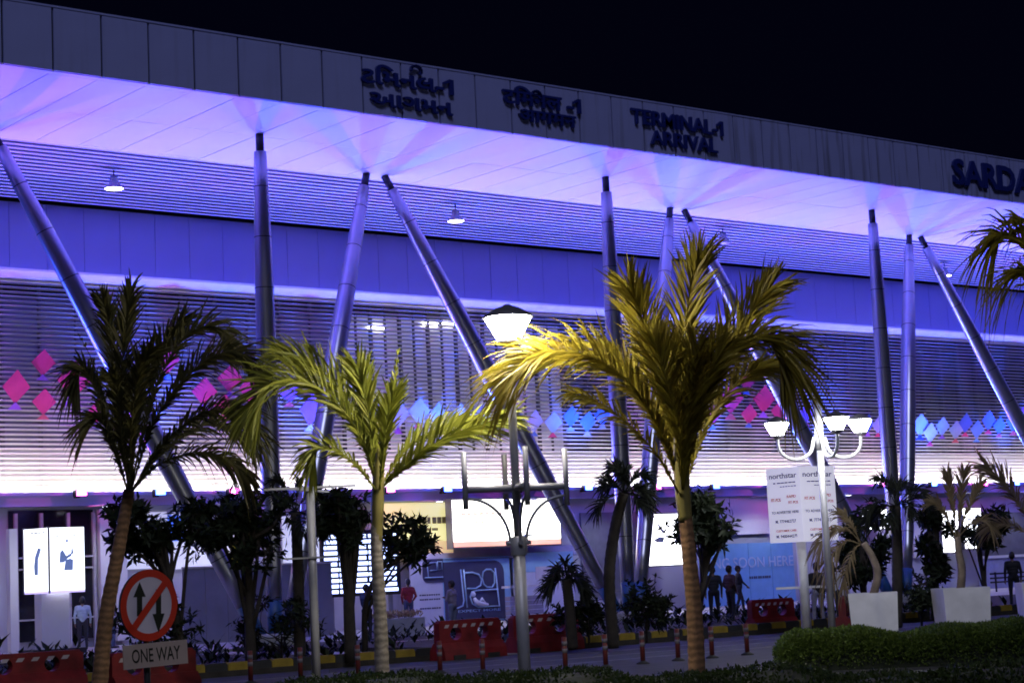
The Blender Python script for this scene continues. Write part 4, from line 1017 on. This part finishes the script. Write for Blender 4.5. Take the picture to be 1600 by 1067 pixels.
# ------------------------------------------------------------------ spring posts on the road
OR = mat('spring_post_orange', (.13,.018,.014), .6); RW = mat('spring_post_white', (.15,.135,.155), .6)
dl = ['beside the tall lamp post','second from the tall lamp post','third from the tall lamp post','just left of the large palm trunk','just right of the large palm trunk','nearest the green hedge']
for (px, py), nm in zip(((884,1048),(947,1043),(1005,1037),(1060,1032),(1113,1028),(1168,1023)), dl):
    p = onZ(px, py); h = .56
    t = thing('spring_post', p, 'orange and white spring post on the road, '+nm, 'bollard', 'spring posts along the road')
    MB().lathe([(.12,0),(.12,.02),(.06,.05),(.045,.06)], p, 12).build('base', BLK, t)
    MB().tube([p+Z*.05, p+Z*h], .042, 10).build('post', OR, t)
    for z in (.3, .42): MB().tube([p+Z*z, p+Z*(z+.07)], .045, 10).build('white_band', RW, t)
for (px, py), nm in zip(((392,1068),(470,1062),(560,1058),(688,1052),(755,1050)), ('leftmost below the dark tree','below the cross arm pole','left of the middle palm trunk','left of the red barrier foot','right of the red barrier foot')):
    p = onZ(px, py, 0); t = thing('spring_post', p, 'orange and white spring post, '+nm, 'bollard', 'spring posts along the road')
    MB().lathe([(.12,0),(.12,.02),(.06,.05),(.045,.06)], p, 12).build('base', BLK, t)
    MB().tube([p+Z*.05, p+Z*.56], .042, 10).build('post', OR, t)
    for z in (.3, .42): MB().tube([p+Z*z, p+Z*(z+.07)], .045, 10).build('white_band', RW, t)

# ------------------------------------------------------------------ traffic sign
D = 20; c = dep(233, 945, D); yaw_n = math.radians(38)
view = Vector((CAM.x-c.x, CAM.y-c.y, 0)).normalized()
an = Matrix.Rotation(yaw_n, 3, 'Z') @ view; ax = Z.cross(an); up = (Z+ax*.03).normalized()
t = thing('traffic_sign', (c.x,c.y,0), 'round red bordered no overtaking sign with arrows above a ONE WAY plate', 'traffic sign')
SRED = mat('sign_red', (.8,.05,.02), .45, var=.08); SWH = mat('sign_white', (.88,.78,.82), .5, var=.06); SBK = mat('sign_black', (.02,.025,.015), .5); SBACK = mat('sign_back', (.05,.05,.05), .6)
R_ = .375
circ = lambda r, n=40: [(r*math.cos(2*PI*i/n), r*math.sin(2*PI*i/n)) for i in range(n)]
MB().prism(circ(R_), c, ax, up, -an*.03).build('sign_back', SBACK, t)
q = MB(); n = 40
fr_ = [c+an*.004+ax*x+up*y for x, y in circ(R_)]+[c+an*.004+ax*x+up*y for x, y in circ(R_*.79)]
q.add(fr_, [(i,(i+1)%n,n+(i+1)%n,n+i) for i in range(n)]).build('red_ring', SRED, t)
MB().add([c+an*.003+ax*x+up*y for x, y in circ(R_*.8)], [tuple(range(n))]).build('white_face', SWH, t)
def arrow(x, y, s): return [(x-.035,y-s*.15),(x+.035,y-s*.15),(x+.035,y+s*.04),(x+.08,y+s*.04),(x,y+s*.19),(x-.08,y+s*.04),(x-.035,y+s*.04)]
a1 = arrow(-.13, .05, 1.05); a2 = [(x, y) for x, y in reversed(arrow(.12, -.04, -1.35))]
MB().add([c+an*.006+ax*x+up*y for x, y in a1], [tuple(range(7))]).build('arrow', SBK, t)
MB().add([c+an*.006+ax*x+up*y for x, y in a2], [tuple(range(7))]).build('arrow', SBK, t)
g = math.radians(48); dd = ax*math.cos(g)+up*math.sin(g); nn = up*math.cos(g)-ax*math.sin(g)
MB().add([c+an*.009+dd*(-R_*.82)-nn*.038, c+an*.009+dd*(R_*.82)-nn*.038, c+an*.009+dd*(R_*.82)+nn*.038, c+an*.009+dd*(-R_*.82)+nn*.038], [(0,1,2,3)]).build('red_bar', SRED, t)
c2 = dep(243, 1022, D-.05); an2 = Matrix.Rotation(math.radians(26), 3, 'Z') @ view; ax2 = (Z.cross(an2)+Z*.03).normalized(); up2 = an2.cross(ax2)
pl = MB().obox(c2, ax2*.37, up2*.125, an2*.008).build('name_plate', mat('plate_cream', (.62,.47,.36), .5, var=.1), t)
put_text('ONE WAY', c2-ax2*.28-up2*.065+an2*.009, ax2, up2, an2, .56, .14, SBK, pl, depth=.004, name='letter', offset=.0)
MB().tube([(c.x-an.x*.06,c.y-an.y*.06,0), (c.x-an.x*.06,c.y-an.y*.06,c.z+.3)], .035, 10).build('post', SBACK, t)

# ------------------------------------------------------------------ people
SKIN = mat('skin_dark', (.16,.09,.06), .5); HAIR = mat('hair_black', (.012,.011,.012), .6)
def person(feet, H_, face, top, bottom, label, pose='stand', cap=False, extra=None, shoe=(.02,.02,.02)):
    s = H_/1.72; feet = Vector(feet)
    R3 = Matrix.Rotation(face-PI/2, 3, 'Z')      # local +Y is forward
    caps = []                                     # (a, b, ra, rb, material)
    def cp(a, b, ra, rb, m_): caps.append((Vector(a), Vector(b), ra, rb, m_))
    st = {'stand':.0,'walk':.17,'lean':.06,'fold':.03,'pocket':.04}[pose]
    hipL, hipR = (-.095,0,.9), (.095,0,.9)
    kneeL, kneeR = (-.11,st*.7+.01,.49), (.11,-st*.35+.02,.49)
    ankL, ankR = (-.12,st,.09), (.12,-st*1.1,.09 if st < .1 else .12)
    for h, k, a in ((hipL,kneeL,ankL),(hipR,kneeR,ankR)):
        cp(h, k, .092, .062, 2); cp(k, a, .06, .046, 2)
        cp((a[0],a[1]-.02,.04), (a[0],a[1]+.15,.03), .045, .036, 3)
    cp((-.07,0,.93), (.07,0,.93), .115, .115, 2); cp((0,0,.98), (0,-.005,1.1), .135, .135, 1)
    cp((-.06,0,1.12), (.06,0,1.12), .12, .12, 1); cp((-.1,-.005,1.3), (.1,-.005,1.3), .118, .118, 1)
    cp((-.06,0,1.2), (.06,0,1.2), .125, .125, 1); cp((-.155,-.01,1.4), (.155,-.01,1.4), .062, .062, 1); cp((0,-.01,1.42), (0,0,1.5), .06, .052, 0)
    if pose == 'fold': arms = (((-.2,0,1.39),(-.24,.08,1.13),(.04,.2,1.16)), ((.2,0,1.39),(.25,.09,1.12),(-.02,.21,1.2)))
    elif pose == 'walk': arms = (((-.2,0,1.39),(-.25,-.1,1.12),(-.24,.02,.9)), ((.2,0,1.39),(.25,.08,1.13),(.23,.24,.98)))
    elif pose == 'pocket': arms = (((-.2,0,1.39),(-.27,-.05,1.13),(-.19,.08,.95)), ((.2,0,1.39),(.27,-.05,1.13),(.19,.08,.95)))
    elif pose == 'lean': arms = (((-.2,0,1.39),(-.25,.02,1.12),(-.22,.2,1.0)), ((.2,0,1.39),(.25,-.02,1.12),(.24,.06,.87)))
    else: arms = (((-.2,0,1.39),(-.255,-.02,1.11),(-.25,.05,.86)), ((.2,0,1.39),(.255,-.02,1.11),(.25,.05,.86)))
    for sh, el, wr in arms:
        cp(sh, el, .056, .045, 1); cp(el, wr, .043, .031, 1)
        d = (Vector(wr)-Vector(el)).normalized(); w_ = Vector(wr); side = d.cross(Vector((0,1,0)) if abs(d.y) < .8 else Vector((0,0,1))).normalized(); nn_ = d.cross(side)
        cp(w_, w_+d*.075, .03, .034, 0)
        for k in range(4):
            b0 = w_+d*.085+nn_*(.027-.018*k); ln = (.06,.072,.068,.052)[k]; b1 = b0+d*ln*.55+side*.006; b2 = b1+d*ln*.4+side*.02
            cp(b0, b1, .0095, .009, 0); cp(b1, b2, .009, .008, 0)
        cp(w_+d*.025+nn_*.025, w_+d*.06+nn_*.055, .012, .0105, 0); cp(w_+d*.06+nn_*.055, w_+d*.095+nn_*.058, .0105, .009, 0)
    hz = 1.6; cp((0,.005,hz+.02), (0,.01,hz-.05), .088, .066, 0); cp((0,.03,hz-.07), (0,.045,hz-.085), .045, .035, 0)
    cp((0,.088,hz), (0,.108,hz-.03), .011, .016, 0)           # nose
    for sx in (-1, 1):
        cp((sx*.085,-.005,hz+.005), (sx*.088,-.01,hz-.03), .016, .013, 0); cp((sx*.034,.082,hz+.012), (sx*.034,.083,hz+.012), .013, .013, 4)
    cp((-.02,.083,hz-.058), (.02,.083,hz-.058), .01, .01, 0)
    cp((0,-.025,hz+.04), (0,-.03,hz+.0), .094, .088, 4); cp((0,.02,hz+.065), (0,-.02,hz+.075), .078, .08, 4)
    bm = bmesh.new()
    for a, b, ra, rb, m_ in caps:
        d = b-a; L = d.length; q = d.to_track_quat('Z','Y').to_matrix() if L > 1e-6 else Matrix.Identity(3)
        n_, rows = 10, []
        for j in range(5): g = -PI/2+PI/2*j/4; rows.append((ra*math.cos(g), ra*math.sin(g)))
        for j in range(5): g = PI/2*j/4; rows.append((rb*math.cos(g), L+rb*math.sin(g)))
        vs = [[bm.verts.new(a+q @ Vector((r*math.cos(2*PI*k/n_), r*math.sin(2*PI*k/n_), z))) for k in range(n_)] for r, z in rows]
        for i in range(len(vs)-1):
            for k in range(n_): bm.faces.new((vs[i][k], vs[i][(k+1)%n_], vs[i+1][(k+1)%n_], vs[i+1][k]))
    bmesh.ops.remove_doubles(bm, verts=bm.verts, dist=1e-5)
    me = bpy.data.meshes.new('body_raw'); bm.to_mesh(me); bm.free()
    tmp = bpy.data.objects.new('body_raw', me)
    COL.objects.link(tmp)
    md = tmp.modifiers.new('remesh', 'REMESH'); md.mode = 'VOXEL'; md.voxel_size = .011; md.use_smooth_shade = True
    m2 = tmp.modifiers.new('smooth', 'SMOOTH'); m2.factor = .5; m2.iterations = 3
    m3 = tmp.modifiers.new('dec', 'DECIMATE'); m3.ratio = .45
    dg = bpy.context.evaluated_depsgraph_get()
    body = bpy.data.meshes.new_from_object(tmp.evaluated_get(dg), depsgraph=dg)
    bpy.data.objects.remove(tmp); bpy.data.meshes.remove(me)
    n = len(body.polygons); co = np.zeros(n*3); body.polygons.foreach_get('center', co); co = co.reshape(-1,3)
    best = np.full(n, 9.); mi = np.zeros(n, int)
    for a, b, ra, rb, m_ in caps:
        a_, d = np.array(a), np.array(b-a); L2 = d@d+1e-9
        tt = np.clip((co-a_)@d/L2, 0, 1); ds = np.linalg.norm(co-a_-tt[:,None]*d, axis=1)-(ra+(rb-ra)*tt)
        k = ds < best; best[k] = ds[k]; mi[k] = m_
    T = mat('cloth_%02d%02d%02d' % tuple(int(c*99) for c in top), top, .8, var=.15, scale=9, bump=.2)
    B = mat('cloth_%02d%02d%02d' % tuple(int(c*99) for c in bottom), bottom, .8, var=.15, scale=9, bump=.2)
    for M in (SKIN, T, B, mat('shoe', shoe, .6), HAIR): body.materials.append(M)
    body.polygons.foreach_set('material_index', mi); body.polygons.foreach_set('use_smooth', [True]*n)
    Mx = Matrix.Rotation(face-PI/2, 4, 'Z') @ Matrix.Scale(s, 4); body.transform(Mx); body.update()
    o = link('person', body); o.location = feet; OFF[o] = feet
    tag(o, label, 'person', 'people in front of the shops')
    if cap:
        q = MB(); cc = Vector((0,-.005,1.655))
        q.lathe([(.101,-.03),(.1,.02),(.075,.07),(.03,.092),(0,.094)], cc, 16); q.prism([(-.07,.07),(.07,.07),(.055,.17),(0,.19),(-.055,.17)], cc+Z*-.028, X, Y, Z*.012)
        me = q.mesh('cap', mat('cap_dark', (.015,.015,.02), .7)); me.transform(Mx)
        link('cap', me, o)
    return o
Fa = YAW                                          # facing away from the camera
def pp(px, py0, py1, *a, D=None, **k):
    p = onZ(px, py1, .09) if D is None else dep(px, py1, D)
    if D is not None: p.z = .05
    hh = (py1-py0)*depth_of(p)/FPX
    return person(p, min(1.82, max(1.55, hh)), *a, **k)
pp(130, 935, 1014, Fa+.2, (.4,.5,.62), (.025,.025,.035), 'person seen from behind in light blue shirt right of the totem', 'stand')
pp(177, 938, 1012, Fa-1.2, (.5,.45,.55), (.06,.08,.16), 'person in pale top and jeans behind the leaning palm trunk', 'pocket')
pp(640, 905, 983, Fa+.5, (.22,.012,.02), (.04,.05,.12), 'person in red jacket and jeans beside the flower box', 'pocket')
pp(691, 903, 974, Fa-.3, (.02,.03,.11), (.05,.07,.19), 'person in dark blue shirt standing before the logo hoarding', 'fold')
pp(708, 904, 974, Fa+1.1, (.26,.22,.36), (.14,.16,.3), 'person in pale violet shirt standing before the logo hoarding', 'fold', D=53)
pp(1118, 894, 972, Fa, (.02,.02,.03), (.012,.012,.02), 'dark clothed person seen from behind, leftmost before the lettered hoarding', 'stand')
pp(1144, 895, 970, Fa-1.0, (.07,.03,.035), (.015,.015,.02), 'person in dark brown jacket in the middle of three people', 'pocket')
pp(1157, 886, 956, Fa-1.45, (.012,.012,.018), (.012,.012,.02), 'dark clothed person wearing a cap before the lettered hoarding', 'walk', cap=True)
pp(1281, 892, 982, Fa+.4, (.012,.012,.02), (.3,.29,.36), 'person in black top and pale trousers behind the lamp pole', 'lean', D=46)
pp(1306, 903, 985, Fa-.4, (.55,.55,.6), (.015,.015,.022), 'person in white shirt and dark trousers left of the first planter', 'lean', D=44)
pp(1587, 880, 948, Fa, (.012,.012,.018), (.012,.012,.018), 'dark clothed person at the right edge before the grey hoarding', 'stand')
pp(575, 925, 1000, Fa-.6, (.03,.06,.16), (.02,.02,.04), 'person in blue top below the LED board', 'fold', D=52)

# flower box beside the red jacket
p = onZ(622, 1000); t = thing('flower_box', p, 'grey planter box with pale flowers beside the red jacket person', 'planter')
MB().box((p.x-.75,p.y-.3,.01), (p.x+.75,p.y+.3,.62)).build('box', mat('flower_box_grey', (.35,.35,.5), .6), t)
q = MB()
for i in range(420): leaf(q, Vector((p.x+random.uniform(-.7,.7), p.y+random.uniform(-.27,.27), .62+random.random()*.12)), rnd()+Z*.8, .16, .05, Z)
q.build('flowers', leaf_mat('flower_petals', (.3,.2,.12), (.6,.5,.3)), t)
p = onZ(640, 1008); MBp = MB().box((p.x-.9,p.y-.2,.02), (p.x+.9,p.y+.25,.12)).build('low_step', HOUS, None, at=p); tag(MBp, 'low dark step in front of the flower box', 'step')
p = onZ(35, 1010); t = thing('flower_box', p, 'planting box with pink flowers at the lower left below the totem', 'planter')
MB().box((p.x-1.6,p.y-.35,.01), (p.x+1.3,p.y+.35,.6)).build('box', mat('flower_box_dark', (.1,.1,.14), .6), t)
q = MB()
for i in range(700): leaf(q, Vector((p.x+random.uniform(-1.5,1.2), p.y+random.uniform(-.3,.3), .6+random.random()*.5)), rnd()+Z*.7, .3, .07, Z)
q.build('leaves', LEAF, t)
q = MB()
for i in range(60): leaf(q, Vector((p.x+.3+random.uniform(-.5,.8), p.y+random.uniform(-.4,.1), .75+random.random()*.3)), rnd()+Z*.6, .12, .1, Z)
q.build('flowers', leaf_mat('pink_petals', (.5,.15,.3), (.7,.35,.5)), t)
